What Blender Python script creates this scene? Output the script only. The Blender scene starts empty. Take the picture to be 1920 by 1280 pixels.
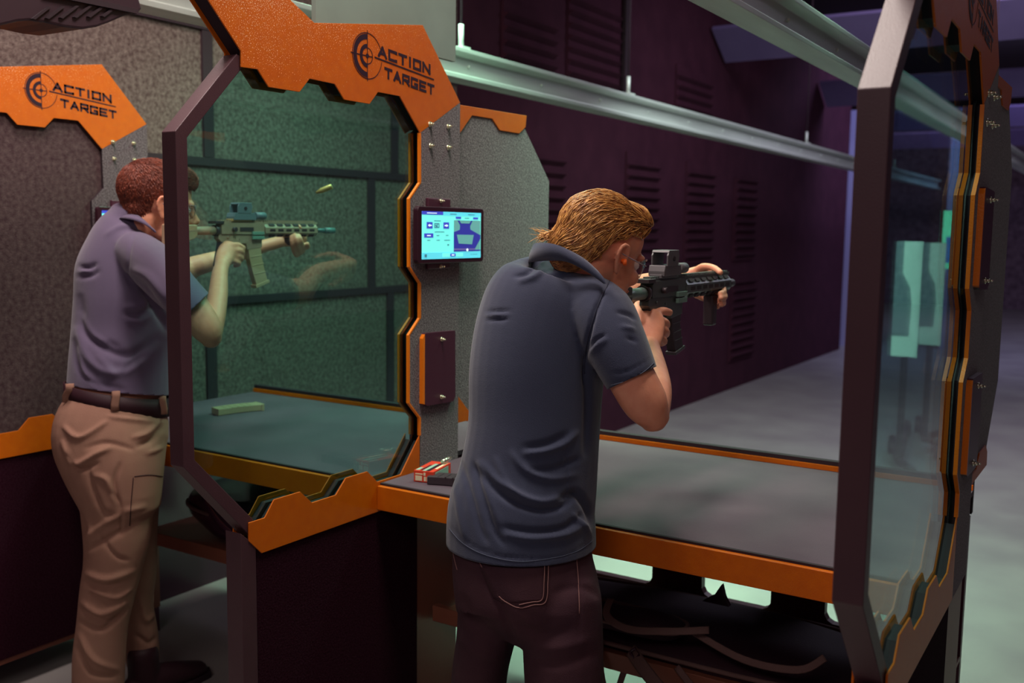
import bpy, bmesh, math, random
import numpy as np
from mathutils import Vector, Matrix
from mathutils.bvhtree import BVHTree
random.seed(7); np.random.seed(7)
scn = bpy.context.scene
COL = scn.collection
# ---------------------------------------------------------------- camera
F = 1866.8; YAW, PIT, ROL = .56275, .112655, .012796
CAM = np.array([0, 0, 1.65])
def _basis():
    cy, sy = math.cos(YAW), math.sin(YAW)
    f = np.array([-sy*math.cos(PIT), cy*math.cos(PIT), -math.sin(PIT)])
    r = np.array([cy, sy, 0.]); u = np.cross(r, f)
    c, s = math.cos(ROL), math.sin(ROL)
    return c*r+s*u, -s*r+c*u, f
CR, CU, CF = _basis()
def ray(x, y): return CR*(x-960)/F + CU*(640-y)/F + CF
def on(x, y, ax, v):                       # point where the sight line meets an axis plane
    d = ray(x, y); i = 'XYZ'.index(ax); return CAM + d*((v-CAM[i])/d[i])
def D(x, y, d): return CAM + ray(x, y)*d   # point at a distance along the view direction
cam_d = bpy.data.cameras.new('camera'); cam = bpy.data.objects.new('camera', cam_d); COL.objects.link(cam)
M = Matrix(((CR[0], CU[0], -CF[0], CAM[0]), (CR[1], CU[1], -CF[1], CAM[1]), (CR[2], CU[2], -CF[2], CAM[2]), (0, 0, 0, 1)))
cam.matrix_world = M
cam_d.sensor_width = 36; cam_d.lens = F/1920*36; cam_d.clip_start = .05; cam_d.clip_end = 100
cam_d.dof.use_dof = True; cam_d.dof.focus_distance = 2.3; cam_d.dof.aperture_fstop = 3.5
scn.camera = cam
vs = scn.view_settings
vs.view_transform = 'Standard'; vs.look = 'None'; vs.gamma = 1; vs.use_curve_mapping = False; vs.exposure = -.04

# ---------------------------------------------------------------- materials
def lin(c):
    return tuple((v/255/12.92 if v/255 <= .04045 else ((v/255+.055)/1.055)**2.4) for v in c)
def mat(name, col, rough=.6, metal=0, spec=.5, noise=None, bump=None, col2=None, emit=0, coat=0, sheen=0, stretch=None, wave=None):
    """noise=(scale, amount 0..1) mixes col towards col2; bump=(scale, strength)"""
    m = bpy.data.materials.new(name); m.use_nodes = True; nt = m.node_tree; N = nt.nodes; L = nt.links
    b = N['Principled BSDF']
    b.inputs['Base Color'].default_value = (*lin(col), 1)
    b.inputs['Roughness'].default_value = rough; b.inputs['Metallic'].default_value = metal
    b.inputs['Specular IOR Level'].default_value = spec
    if coat: b.inputs['Coat Weight'].default_value = coat; b.inputs['Coat Roughness'].default_value = .25
    if sheen: b.inputs['Sheen Weight'].default_value = sheen; b.inputs['Sheen Roughness'].default_value = .5
    tc = N.new('ShaderNodeTexCoord'); src = tc.outputs['Object']
    if stretch:
        mp = N.new('ShaderNodeMapping'); mp.inputs['Scale'].default_value = stretch; L.new(src, mp.inputs[0]); src = mp.outputs[0]
    if noise:
        n = N.new('ShaderNodeTexNoise'); n.inputs['Scale'].default_value = noise[0]; n.inputs['Detail'].default_value = 4
        L.new(src, n.inputs['Vector'])
        r = N.new('ShaderNodeValToRGB'); r.color_ramp.elements[0].position = .5-noise[1]; r.color_ramp.elements[1].position = .5+noise[1]
        r.color_ramp.elements[0].color = (*lin(col), 1); r.color_ramp.elements[1].color = (*lin(col2 or col), 1)
        L.new(n.outputs['Fac'], r.inputs[0]); L.new(r.outputs[0], b.inputs['Base Color'])
    if bump:
        n = N.new('ShaderNodeTexNoise'); n.inputs['Scale'].default_value = bump[0]; n.inputs['Detail'].default_value = 3
        L.new(src, n.inputs['Vector'])
        bp = N.new('ShaderNodeBump'); bp.inputs['Strength'].default_value = bump[1]; bp.inputs['Distance'].default_value = .004
        L.new(n.outputs['Fac'], bp.inputs['Height']); L.new(bp.outputs[0], b.inputs['Normal'])
    if emit:
        b.inputs['Emission Color'].default_value = (*lin(col), 1); b.inputs['Emission Strength'].default_value = emit
    return m
ORANGE = mat('orange_powder_coat', (206, 102, 0), .38, spec=.3, bump=(900, .4), noise=(35, .3), col2=(196, 90, 0))
ORANGE_H = mat('orange_powder_coat_glints', (206, 102, 0), .38, spec=.3, bump=(900, .4), noise=(35, .3), col2=(196, 90, 0))
def _glints(m):                               # sparkle of light painted as pale flecks, denser towards the top
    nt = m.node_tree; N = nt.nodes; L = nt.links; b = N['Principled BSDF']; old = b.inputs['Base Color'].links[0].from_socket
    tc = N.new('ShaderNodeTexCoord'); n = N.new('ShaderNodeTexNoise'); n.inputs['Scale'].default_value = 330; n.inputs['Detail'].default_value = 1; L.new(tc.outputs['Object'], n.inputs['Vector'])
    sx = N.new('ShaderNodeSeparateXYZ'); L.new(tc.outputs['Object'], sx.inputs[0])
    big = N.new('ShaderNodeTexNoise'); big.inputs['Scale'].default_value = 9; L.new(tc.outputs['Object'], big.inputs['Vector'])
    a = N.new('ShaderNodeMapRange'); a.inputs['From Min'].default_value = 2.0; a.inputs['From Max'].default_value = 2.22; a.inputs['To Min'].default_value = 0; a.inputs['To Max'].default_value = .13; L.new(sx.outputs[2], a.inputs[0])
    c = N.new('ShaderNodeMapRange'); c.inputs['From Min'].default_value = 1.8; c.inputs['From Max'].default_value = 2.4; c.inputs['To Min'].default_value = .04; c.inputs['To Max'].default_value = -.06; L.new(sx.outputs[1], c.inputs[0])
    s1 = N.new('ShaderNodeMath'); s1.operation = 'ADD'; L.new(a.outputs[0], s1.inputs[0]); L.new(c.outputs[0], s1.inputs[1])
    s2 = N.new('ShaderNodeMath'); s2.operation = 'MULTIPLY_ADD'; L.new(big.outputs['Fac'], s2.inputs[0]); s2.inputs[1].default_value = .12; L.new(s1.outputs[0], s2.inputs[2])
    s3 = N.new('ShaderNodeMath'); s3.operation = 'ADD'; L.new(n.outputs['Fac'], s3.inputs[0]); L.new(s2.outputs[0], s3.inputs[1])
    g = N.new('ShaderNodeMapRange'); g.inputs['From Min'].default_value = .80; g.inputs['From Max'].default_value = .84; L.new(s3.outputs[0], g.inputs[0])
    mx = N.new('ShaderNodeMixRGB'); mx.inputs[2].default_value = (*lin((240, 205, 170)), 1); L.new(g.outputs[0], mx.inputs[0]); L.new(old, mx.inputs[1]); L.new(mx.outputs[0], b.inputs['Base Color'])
_glints(ORANGE_H)
ORANGE_E = mat('orange_edge_paint', (238, 122, 6), .4, bump=(300, .2))
BLACKM = mat('black_powder_coat', (72, 30, 48), .42, spec=.5, bump=(500, .12))
CHANNEL = mat('charcoal_channel_metal', (76, 48, 54), .45, spec=.5, bump=(400, .1), noise=(6, .3), col2=(66, 38, 46))
CARPET = mat('grey_carpet', (58, 42, 48), .95, spec=.1, noise=(190, .15), col2=(114, 102, 106), bump=(260, .6), sheen=.3)
CARPET_D = mat('dark_carpet', (34, 6, 18), .95, spec=.05, noise=(170, .2), col2=(50, 22, 34), bump=(200, .35))
WALLCARPET = mat('wall_carpet', (78, 62, 60), .95, spec=.1, noise=(60, .2), col2=(118, 104, 98), bump=(140, .7))
FARWALL = mat('black_acoustic_wall', (64, 30, 44), .9, spec=.15, noise=(5, .25), col2=(52, 22, 36), bump=(120, .4))
STRIP = mat('black_joint_strip', (38, 18, 28), .8)
FLOOR = mat('polished_concrete', (148, 144, 140), .42, spec=.4, noise=(2.2, .28), col2=(124, 116, 118), bump=(30, .03))
CEIL = mat('black_ceiling', (40, 18, 34), .9)
BAFFLE = mat('baffle_steel', (112, 96, 140), .6, noise=(3, .3), col2=(100, 84, 128))
RAILM = mat('galvanised_rail', (190, 196, 190), .42, metal=.35, noise=(14, .25), col2=(160, 164, 160), stretch=(1, .1, 1))
BENCHTOP = mat('rubber_bench_mat', (84, 66, 78), .62, spec=.25, noise=(5, .28), col2=(100, 82, 92), bump=(300, .3))
STEEL = mat('pale_steel_plate', (146, 164, 152), .5, metal=.1, noise=(4, .3), col2=(124, 138, 128))
BOLTM = mat('zinc_bolt', (235, 232, 205), .22, metal=.9)
REDM = mat('oxide_red_panel', (140, 84, 62), .45, spec=.5, noise=(3, .3), col2=(118, 66, 52))
LOGOM = mat('logo_print', (40, 14, 34), .5)
SKIN = mat('skin', (228, 160, 128), .5, spec=.35, noise=(38, .3), col2=(214, 138, 110), bump=(260, .12))
bs = SKIN.node_tree.nodes['Principled BSDF']; bs.inputs['Subsurface Weight'].default_value = .12; bs.inputs['Subsurface Scale'].default_value = .01
bs.inputs['Subsurface Radius'].default_value = (1, .35, .2)
def glass_mat(name, tint, refl=1.0, rough=0.0):
    m = bpy.data.materials.new(name); m.use_nodes = True; nt = m.node_tree; N = nt.nodes; L = nt.links
    for n in list(N): N.remove(n)
    o = N.new('ShaderNodeOutputMaterial'); mx = N.new('ShaderNodeMixShader'); t = N.new('ShaderNodeBsdfTransparent'); g = N.new('ShaderNodeBsdfGlossy')
    g.inputs['Roughness'].default_value = rough; g.inputs['Color'].default_value = (refl, refl, refl, 1)
    t.inputs['Color'].default_value = (*tint, 1)
    f = N.new('ShaderNodeFresnel'); ge = N.new('ShaderNodeNewGeometry'); mr = N.new('ShaderNodeMapRange'); L.new(ge.outputs['Backfacing'], mr.inputs['Value'])
    mr.inputs['To Min'].default_value = 1.5; mr.inputs['To Max'].default_value = 1/1.5; L.new(mr.outputs[0], f.inputs['IOR'])
    L.new(f.outputs[0], mx.inputs[0]); L.new(t.outputs[0], mx.inputs[1]); L.new(g.outputs[0], mx.inputs[2]); L.new(mx.outputs[0], o.inputs[0])
    return m
GLASS = glass_mat('teal_ballistic_glass', (.58, .84, .80))
LENS = glass_mat('clear_lens', (.9, .9, .93))

# ---------------------------------------------------------------- mesh helpers
class MB:
    def __init__(s): s.v = []; s.f = []; s.m = []; s.sm = []
    def add(s, vs, fs, mi=0, smooth=False):
        o = len(s.v); s.v += [tuple(map(float, v)) for v in vs]
        for f in fs: s.f.append([i+o for i in f]); s.m.append(mi); s.sm.append(smooth)
        return s
    def box(s, a, b, mi=0):
        (x0, y0, z0), (x1, y1, z1) = a, b
        x0, x1 = sorted((x0, x1)); y0, y1 = sorted((y0, y1)); z0, z1 = sorted((z0, z1))
        return s.add([(x0,y0,z0),(x1,y0,z0),(x1,y1,z0),(x0,y1,z0),(x0,y0,z1),(x1,y0,z1),(x1,y1,z1),(x0,y1,z1)],
                     [(0,3,2,1),(4,5,6,7),(0,1,5,4),(1,2,6,5),(2,3,7,6),(3,0,4,7)], mi)
    def obox(s, c, ax, ay, az, mi=0):      # box from centre and three half-axis vectors
        c, ax, ay, az = (np.array(q, float) for q in (c, ax, ay, az))
        vs = [c+i*ax+j*ay+k*az for k in (-1, 1) for i, j in ((-1,-1),(1,-1),(1,1),(-1,1))]
        return s.add(vs, [(0,3,2,1),(4,5,6,7),(0,1,5,4),(1,2,6,5),(2,3,7,6),(3,0,4,7)], mi)
    def prism(s, poly, x0, x1, ax='X', mi=0, edge=None):
        """outline in the plane across `ax`, given real thickness x0..x1; edge = material of the rim"""
        n = len(poly)
        def P(x, a, b): return {'X': (x, a, b), 'Y': (a, x, b), 'Z': (a, b, x)}[ax]
        vs = [P(x0, *p) for p in poly]+[P(x1, *p) for p in poly]
        ar = sum(poly[i][0]*poly[(i+1) % n][1]-poly[(i+1) % n][0]*poly[i][1] for i in range(n))
        flip = (ar > 0) != (ax == 'Y')
        if x1 < x0: flip = not flip
        f1 = list(range(n)); f2 = list(range(n, 2*n))
        f1, f2 = (f1[::-1], f2) if flip else (f1, f2[::-1])
        s.add(vs, [f1, f2], mi)
        o = len(s.v)-2*n
        for i in range(n):
            j = (i+1) % n; q = [i, j, n+j, n+i]
            if not flip: q = q[::-1]
            s.f.append([k+o for k in q]); s.m.append(mi if edge is None else edge); s.sm.append(False)
        return s
    def tube(s, pts, r, n=10, mi=0, flat=1.0, up=None, cap=True):
        pts = [np.array(p, float) for p in pts]; rr = r if hasattr(r, '__len__') else [r]*len(pts)
        vs = []; prev = None
        for i, p in enumerate(pts):
            t = pts[min(i+1, len(pts)-1)]-pts[max(i-1, 0)]; t /= np.linalg.norm(t)+1e-9
            if prev is None:
                a = np.array(up if up is not None else ((0, 0, 1) if abs(t[2]) < .9 else (1, 0, 0)), float)
            else: a = prev
            a = a-t*(a@t); a /= np.linalg.norm(a)+1e-9; prev = a; b = np.cross(t, a)
            for k in range(n):
                th = 2*math.pi*k/n; vs.append(p+rr[i]*(a*math.cos(th)*flat+b*math.sin(th)))
        fs = [(i*n+k, i*n+(k+1) % n, (i+1)*n+(k+1) % n, (i+1)*n+k) for i in range(len(pts)-1) for k in range(n)]
        s.add(vs, fs, mi, True)
        if cap:
            o = len(s.v)-len(vs)
            s.f.append([o+k for k in range(n)][::-1]); s.m.append(mi); s.sm.append(False)
            s.f.append([o+(len(pts)-1)*n+k for k in range(n)]); s.m.append(mi); s.sm.append(False)
        return s
    def ell(s, c, r, mi=0, n=14, R=None):
        vs = []; fs = []; m = n//2
        for i in range(m+1):
            ph = math.pi*i/m
            for k in range(n):
                th = 2*math.pi*k/n
                p = np.array([math.sin(ph)*math.cos(th)*r[0], math.sin(ph)*math.sin(th)*r[1], math.cos(ph)*r[2]])
                if R is not None: p = R@p
                vs.append(p+np.array(c, float))
        for i in range(m):
            for k in range(n): fs.append((i*n+k, (i+1)*n+k, (i+1)*n+(k+1) % n, i*n+(k+1) % n))
        return s.add(vs, fs, mi, True)
    def build(s, name, mats, parent=None, bevel=0, weld=False, loc=None):
        me = bpy.data.meshes.new(name)
        v = s.v
        if loc is not None: v = [tuple(np.array(p)-np.array(loc)) for p in v]
        me.from_pydata(v, [], s.f)
        for m in (mats if isinstance(mats, (list, tuple)) else [mats]): me.materials.append(m)
        me.polygons.foreach_set('material_index', s.m); me.polygons.foreach_set('use_smooth', s.sm)
        me.update()
        o = bpy.data.objects.new(name, me); COL.objects.link(o)
        if loc is not None: o.location = loc
        if parent is not None: o.parent = parent
        if bevel:
            b = o.modifiers.new('bevel', 'BEVEL'); b.width = bevel; b.segments = 2; b.limit_method = 'ANGLE'; b.angle_limit = .6
        return o
def thing(name, label, cat, loc=(0, 0, 0), group=None):
    o = bpy.data.objects.new(name, None); COL.objects.link(o); o.location = loc; o.empty_display_size = .1
    return tag(o, label, cat, group)
def tag(o, label, cat, group=None):
    o['label'] = label; o['category'] = cat
    if group: o['group'] = group
    return o
def struct(o): o['kind'] = 'structure'; return o
def copy_tree(o, parent=None, memo=None):
    c = o.copy(); COL.objects.link(c)
    if parent is not None: c.parent = parent; c.matrix_parent_inverse = o.matrix_parent_inverse.copy()
    for ch in list(o.children): copy_tree(ch, c)
    return c
def set_inv(parent):                        # children built in world coordinates keep their place
    for ch in parent.children: ch.matrix_parent_inverse = Matrix.Translation(-Vector(parent.location))
# ================================================================ the setting
XW = -3.57
struct(MB().add([(-6.5,-3,0),(9,-3,0),(9,26,0),(-6.5,26,0)], [(0,1,2,3)]).build('floor', FLOOR))
struct(MB().box((-6.5,-1,4.3), (9,26,4.4)).build('ceiling', CEIL))
w = MB().box((XW-.15, -1, 0), (XW, 5.0, 4.3), 0); w.box((XW-.15, 5.0, 0), (XW-.013, 14.45, 4.3), 1)
struct(w.build('wall_left', [WALLCARPET, FARWALL]))
struct(MB().box((-6.5, 24.8, 0), (9, 25.0, 4.3)).build('wall_back', mat('bullet_trap_rubber', (74, 56, 70), .95, noise=(9, .2), col2=(110, 92, 104), bump=(12, 1))))
# black joint strips between the carpet panels
n = 0
def trim(a, b, m=STRIP):
    global n
    n += 1; struct(MB().box(a, b).build('trim_%d' % n, m))
for z in (1.93, 1.305, .62, 2.52): trim((XW, -1, z-.018), (XW+.014, 5.0, z+.018))
for y, z0, z1 in ((3.09, 1.95, 2.5), (3.08, .64, 1.287), (4.36, .64, 1.287), (4.2, 1.323, 1.912), (1.85, .64, 1.287), (4.4, 1.95, 2.5), (1.6, 1.95, 2.5)):
    trim((XW, y-.028, z0), (XW+.012, y+.028, z1))
trim((XW, -1, 0), (XW+.02, 5.0, .60), mat('glossy_black_cladding', (58, 28, 44), .25, spec=.6, bump=(9, .3)))
trim((XW, 7.22, 2.6), (XW+.03, 7.3, 4.3))
# ribbed acoustic panels high and low on the dark wall
k = 0
for (y0, y1, z0, z1) in ((6.35,7.15,2.62,3.35),(5.5,6.15,2.62,3.1),(7.35,7.95,1.35,2.28),(8.6,9.25,1.35,2.28),(8.3,9.1,2.6,3.1),(7.35,8.0,.25,1.1),(9.9,10.5,1.35,2.2),(5.6,6.3,1.3,2.2),(9.9,10.6,.3,1.2),(4.9+.3,5.9-.25,.3,1.1)):
    b = MB(); b.box((XW-.012, y0, z0), (XW+.006, y1, z1))
    z = z0+.03
    while z < z1-.05:
        b.add([(XW+.006,y0,z),(XW+.006,y1,z),(XW+.045,y1,z+.03),(XW+.045,y0,z+.03),(XW+.006,y1,z+.04),(XW+.006,y0,z+.04)], [(0,3,2,1),(3,5,4,2),(0,5,3),(1,2,4)])
        z += .085
    o = b.build('acoustic_panel', FARWALL)
    hi = 'above the left target rail' if z0 > 2.5 else ('below the left target rail' if z0 > 1.2 else 'near the floor')
    tag(o, 'dark ribbed acoustic panel on the side wall %s' % hi, 'panel', 'ribbed acoustic panels '+hi)
    k += 1
# pale lit pillars at the far end
LAV = mat('lavender_painted_steel', (150, 148, 190), .7)
struct(MB().box((-3.97, 14.9, 0), (-3.60, 15.2, 3.4)).build('trim_90', LAV))
struct(MB().box((-2.42, 15.4, 0), (-2.24, 15.7, 3.4)).build('trim_91', LAV))
# ceiling baffles hung across the lanes
for i, (y, z) in enumerate(((9.05, 3.27), (12.7, 3.24), (16.4, 3.26), (20.2, 3.28))):
    x0 = XW if y < 7 else XW+.02
    b = MB(); s = .25
    b.add([(x0,y,z+s),(9,y,z+s),(9,y+.38,z),(x0,y+.38,z),(x0,y+.02,z+s+.03),(9,y+.02,z+s+.03),(9,y+.40,z+.03),(x0,y+.40,z+.03)],
          [(0,1,2,3),(4,7,6,5),(0,4,5,1),(3,2,6,7),(0,3,7,4),(1,5,6,2)])
    o = b.build('ceiling_baffle', BAFFLE)
    tag(o, ('purple-grey sloped ceiling baffle, number %d going down the range' % (i+1)), 'baffle', 'ceiling baffles')
    o['label'] = ['nearest purple-grey ceiling baffle, its left end showing above the rails', 'second ceiling baffle, left end just beside the slanted right post', 'third ceiling baffle down the range, small at the top right', 'farthest ceiling baffle down the range'][i]
# target rails: a C-profile steel beam per lane with bolts and hangers
def rail(x, y0, y1, label):
    r = thing('target_rail', label, 'rail', (x, y0, 2.28), 'target rails over the lanes')
    w, h = .05, .13; z0 = 2.28
    prof = [(-w,0),(w,0),(w,.018),(.012,.03),(.012,.1),(w,.112),(w,h),(-w,h),(-w,.112),(-.012,.1),(-.012,.03),(-w,.018)]
    b = MB(); b.prism([(x+a, z0+c) for a, c in prof], y0, y1, 'Y'); o = b.build('beam', RAILM, r, .002)
    for yy in (y0+1.7, y0+3.35, y0+6.9, y0+10.5):
        if yy > y1: continue
        h_ = MB().tube([(x, yy, z0+.13), (x, yy, z0+.24)], .012, 8); h_.box((x-.03, yy-.03, z0+.13), (x+.03, yy+.03, z0+.145))
        ho = h_.build('hanger', RAILM, r); MB().tube([(x, yy, z0+.24), (x, yy, 4.3)], .006, 6).build('rod', CEIL, r)
    for i in range(14):
        yy = y0+.5+i*.62
        if yy < y1: MB().ell((x+.014, yy, z0+.065), (.008, .008, .008), n=8).build('bolt', RAILM, r)
    set_inv(r); return r
rail(-2.55, 1.9, 15.3, 'long steel target rail over the left lane, running behind the orange header')
rail(-1.06, 1.6, 15.3, 'pale green-lit steel target rail overhead, above the front shooter')
rail(.43, 1.6, 15.3, 'steel target rail at the right edge, over the empty lane')
# dark carrier housing on the near end of the left rail
h = thing('rail_carrier', 'dark ribbed target carrier hanging at the upper left, at the near rail end', 'carrier', (-2.55, 1.5, 2.26))
def hp(px, py): q = on(px, py, 'X', -2.5); return (q[1], q[2])
pts = [hp(*p) for p in ((-180,-120),(225,-60),(250,20),(240,27),(215,33),(190,44),(165,53),(138,57),(105,53),(70,45),(38,41),(15,43),(0,47),(-60,60),(-180,40))]
MB().prism(pts, -2.66, -2.46, 'X').build('shell', mat('black_plastic_housing', (48, 26, 36), .5), h, .006)
b = MB()
for i in range(6):
    q = [hp(40+i*26, 38-i*1), hp(70+i*26, 16-i), hp(76+i*26, 17-i), hp(46+i*26, 40-i)]
    b.prism(q, -2.462, -2.452, 'X')
b.build('rib', STRIP, h)
b = MB(); b.prism([hp(60,-20), hp(240,22), hp(236,29), hp(60,-6)], -2.462, -2.448, 'X'); b.build('flange', STRIP, h)
set_inv(h)
# ================================================================ booth dividers (x local: 0 = face towards the camera's side)
TH = .058
def letters(txt, h, w, gap, t):
    """blocky sans capitals built from strokes in a unit box; returns list of polygons (u, v)"""
    S = {'A': [((0,0),(.5,1)), ((.5,1),(1,0)), ((.2,.34),(.8,.34))], 'C': [((1,.06),(1,.0)),((1,0),(0,0)),((0,0),(0,1)),((0,1),(1,1)),((1,1),(1,.94))],
         'T': [((.5,0),(.5,1)), ((0,1),(1,1))], 'I': [((.5,0),(.5,1))], 'O': [((0,0),(1,0)),((1,0),(1,1)),((1,1),(0,1)),((0,1),(0,0))],
         'N': [((0,0),(0,1)),((0,1),(1,0)),((1,0),(1,1))], 'R': [((0,0),(0,1)),((0,1),(1,1)),((1,1),(1,.45)),((1,.45),(0,.45)),((.5,.45),(1,0))],
         'G': [((1,.95),(1,1)),((1,1),(0,1)),((0,1),(0,0)),((0,0),(1,0)),((1,0),(1,.42)),((1,.42),(.58,.42))],
         'E': [((0,0),(0,1)),((0,1),(1,1)),((0,.5),(.85,.5)),((0,0),(1,0))],
         '6': [((1,1),(0,1)),((0,1),(0,0)),((0,0),(1,0)),((1,0),(1,.5)),((1,.5),(0,.5))], '0': [((0,0),(1,0)),((1,0),(1,1)),((1,1),(0,1)),((0,1),(0,0))]}
    out = []; x = 0
    for ch in txt:
        cw = w*(.25 if ch == 'I' else 1)
        for (a, b_) in S[ch]:
            p = np.array([x+a[0]*cw, a[1]*h]); q = np.array([x+b_[0]*cw, b_[1]*h]); d = q-p; d = d/(np.linalg.norm(d)+1e-9); nn = np.array([-d[1], d[0]])*t/2
            e = d*t*.5
            out.append([p-e+nn, p-e-nn, q+e-nn, q+e+nn])
        x += cw+gap
    return out, x
HEADER = [(1.668,2.052),(1.667,2.016),(1.719,2.018),(1.754,1.981),(1.858,1.982),(1.894,2.019),(1.987,2.018),(2.023,1.982),(2.124,1.982),(2.16,2.018),(2.255,2.018),(2.349,1.924),(2.549,2.033),(2.36,2.231),(1.913,2.159),(1.752,2.236),(1.62,2.36),(1.40,2.33)]
BRACK = [(1.667,.926),(1.666,.88),(1.708,.838),(2.35,.838),(2.35,1.028),(2.26,.926),(2.153,.926),(2.11,.965),(2.02,.965),(1.979,.926),(1.887,.926),(1.844,.965),(1.752,.965),(1.72,.926)]
EDGE = [(2.349,1.924),(2.35,1.781),(2.299,1.732),(2.3,1.536),(2.351,1.486),(2.351,1.383),(2.298,1.336),(2.298,1.134),(2.352,1.081),(2.352,1.027)]
def off(poly, d, dz=0): return [(y+d, z+dz) for y, z in poly]
div = thing('booth_divider', '', 'divider', (0, 1.48, 0))
G = div
# front channel frame, one bent bar
outer = [(1.66,2.045),(1.48,1.853),(1.48,1.101),(1.68,.885)]
inner = [(1.69,.925),(1.512,1.112),(1.512,1.842),(1.695,2.035)]
MB().prism(outer+inner, -.052, -.006).build('post_frame', CHANNEL, G, .0015)
# glass between the frame and the column
gp = [(1.50,1.848),(1.50,1.105),(1.70,.89),(2.36,.89),(2.375,1.03),(2.375,1.08),(2.325,1.13),(2.325,1.335),(2.376,1.385),(2.376,1.485),(2.326,1.535),(2.326,1.735),(2.378,1.785),(2.375,1.99),(2.2,2.06),(1.70,2.04)]
g = MB(); g.prism(gp, -.026, -.015); g.build('glass_pane', GLASS, G)
# header plates either side of a dark core
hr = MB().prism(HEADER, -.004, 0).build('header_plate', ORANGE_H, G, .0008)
MB().prism(HEADER, -.058, -.054).build('header_plate', ORANGE, G, .0008)
core = [(1.69,2.045),(1.75,2.03),(1.775,1.999),(1.85,1.999),(1.885,2.034),(1.998,2.034),(2.034,1.998),(2.112,1.998),(2.148,2.034),(2.262,2.034),(2.37,1.935),(2.52,2.03),(2.35,2.215),(1.91,2.145),(1.745,2.22),(1.61,2.34),(1.43,2.31)]
MB().prism(core, -.054, -.004).build('header_core', STRIP, G)
# printed emblem
lg = MB(); cy, cz = 2.115, 2.108
def arc(r0, r1, a0, a1, n=26):
    p = [(cy+r1*math.cos(math.radians(a0+(a1-a0)*i/n)), cz+r1*math.sin(math.radians(a0+(a1-a0)*i/n))) for i in range(n+1)]
    q = [(cy+r0*math.cos(math.radians(a1-(a1-a0)*i/n)), cz+r0*math.sin(math.radians(a1-(a1-a0)*i/n))) for i in range(n+1)]
    for i in range(n): lg.prism([p[i], p[i+1], q[n-i-1], q[n-i]], .0002, .0007)
arc(.043, .057, 90, 270); arc(.020, .031, 90, 270); arc(.020, .0225, -90, 90); arc(.0595, .0615, 25, 352); arc(0, .0065, 0, 360, 12)
lg.prism([(cy-.0012,cz-.067),(cy+.0012,cz-.067),(cy+.0012,cz+.067),(cy-.0012,cz+.067)], .0002, .0009)
lg.prism([(cy-.067,cz-.0012),(cy+.02,cz-.0012),(cy+.02,cz+.0012),(cy-.067,cz+.0012)], .0002, .0009)
lg.prism([(cy+.03,cz-.001),(2.414,2.082),(2.414,2.086),(cy+.03,cz+.003)], .0002, .0008)
for txt, y0, z0, sl in (('ACTION', 2.163, 2.116, -.075), ('TARGET', 2.19, 2.062, -.09)):
    ps, wd = letters(txt, .0235, .0275, .0125, .0076)
    k = (2.392-y0)/(wd-.013) if txt == 'ACTION' else (2.412-y0)/(wd-.013)
    for p in ps: lg.prism([(y0+u*k, z0+v+u*k*sl) for u, v in p], .0002, .0008)
lo = lg.build('printed_emblem', LOGOM, hr)
# steel plate rising behind the header
MB().prism([(1.95,2.16),(2.565,2.16),(2.565,2.55),(1.95,2.55)], -.045, -.030).build('top_plate', STEEL, G)
# lower bracket plates and core
MB().prism(BRACK, -.004, 0).build('bracket_plate', ORANGE, G, .0008)
MB().prism(BRACK, -.058, -.054).build('bracket_plate', ORANGE, G, .0008)
bc = [(1.70,.845),(2.35,.845),(2.35,1.01),(2.26,.912),(2.15,.912),(2.1,.95),(2.03,.95),(1.985,.912),(1.88,.912),(1.838,.95),(1.758,.95),(1.72,.912),(1.70,.912)]
MB().prism(bc, -.054, -.036).build('bracket_core', STRIP, G); MB().prism(bc, -.022, -.004).build('bracket_core', STRIP, G)
# carpeted column: face plates with orange rims on the glass side
colp = EDGE+[(2.35,.84),(2.549,.84),(2.549,2.033)]
for x0, x1 in ((-.010, 0), (-.041, -.031)):
    MB().prism(colp, x0, x1, edge=1).build('column_panel', [CARPET if x1 == 0 else CARPET_D, STRIP], G)
rim = [(2.349,1.924)]+EDGE[1:]
def rimstrip(x0, x1):
    a = [(y-.004, z) for y, z in rim]; b2 = [(y+.003, z) for y, z in rim]
    m = MB()
    for i in range(len(a)-1): m.prism([a[i], a[i+1], b2[i+1], b2[i]], x0, x1)
    return m
rimstrip(-.0075, .0008).build('edge_trim', ORANGE_E, G); rimstrip(-.0415, -.0335).build('edge_trim', ORANGE_E, G)
corep = [(y+.02 if i < 10 else y, z) for i, (y, z) in enumerate(colp)]
MB().prism(corep, -.031, -.026).build('column_core', STRIP, G); MB().prism(corep, -.015, -.010).build('column_core', STRIP, G)
# rear wing beyond the seam, with its own orange trim
WING = [(2.552,2.03),(2.964,1.99),(3.132,1.822),(3.132,1.236),(2.964,1.068),(2.552,1.03)]
MB().prism(WING, -.048, -.020).build('wing_panel', CARPET, G)
MB().prism([(2.555,2.029),(2.966,2.036),(2.96,1.997),(2.919,1.972),(2.799,1.972),(2.753,2.005),(2.637,2.004),(2.557,1.929)], -.020, -.016).build('wing_trim', ORANGE, G, .0008)
MB().prism([(2.555,1.029),(2.966,1.022),(2.96,1.061),(2.919,1.086),(2.799,1.086),(2.753,1.053),(2.637,1.054),(2.557,1.129)][::-1], -.020, -.016).build('wing_trim', ORANGE, G, .0008)
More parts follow.
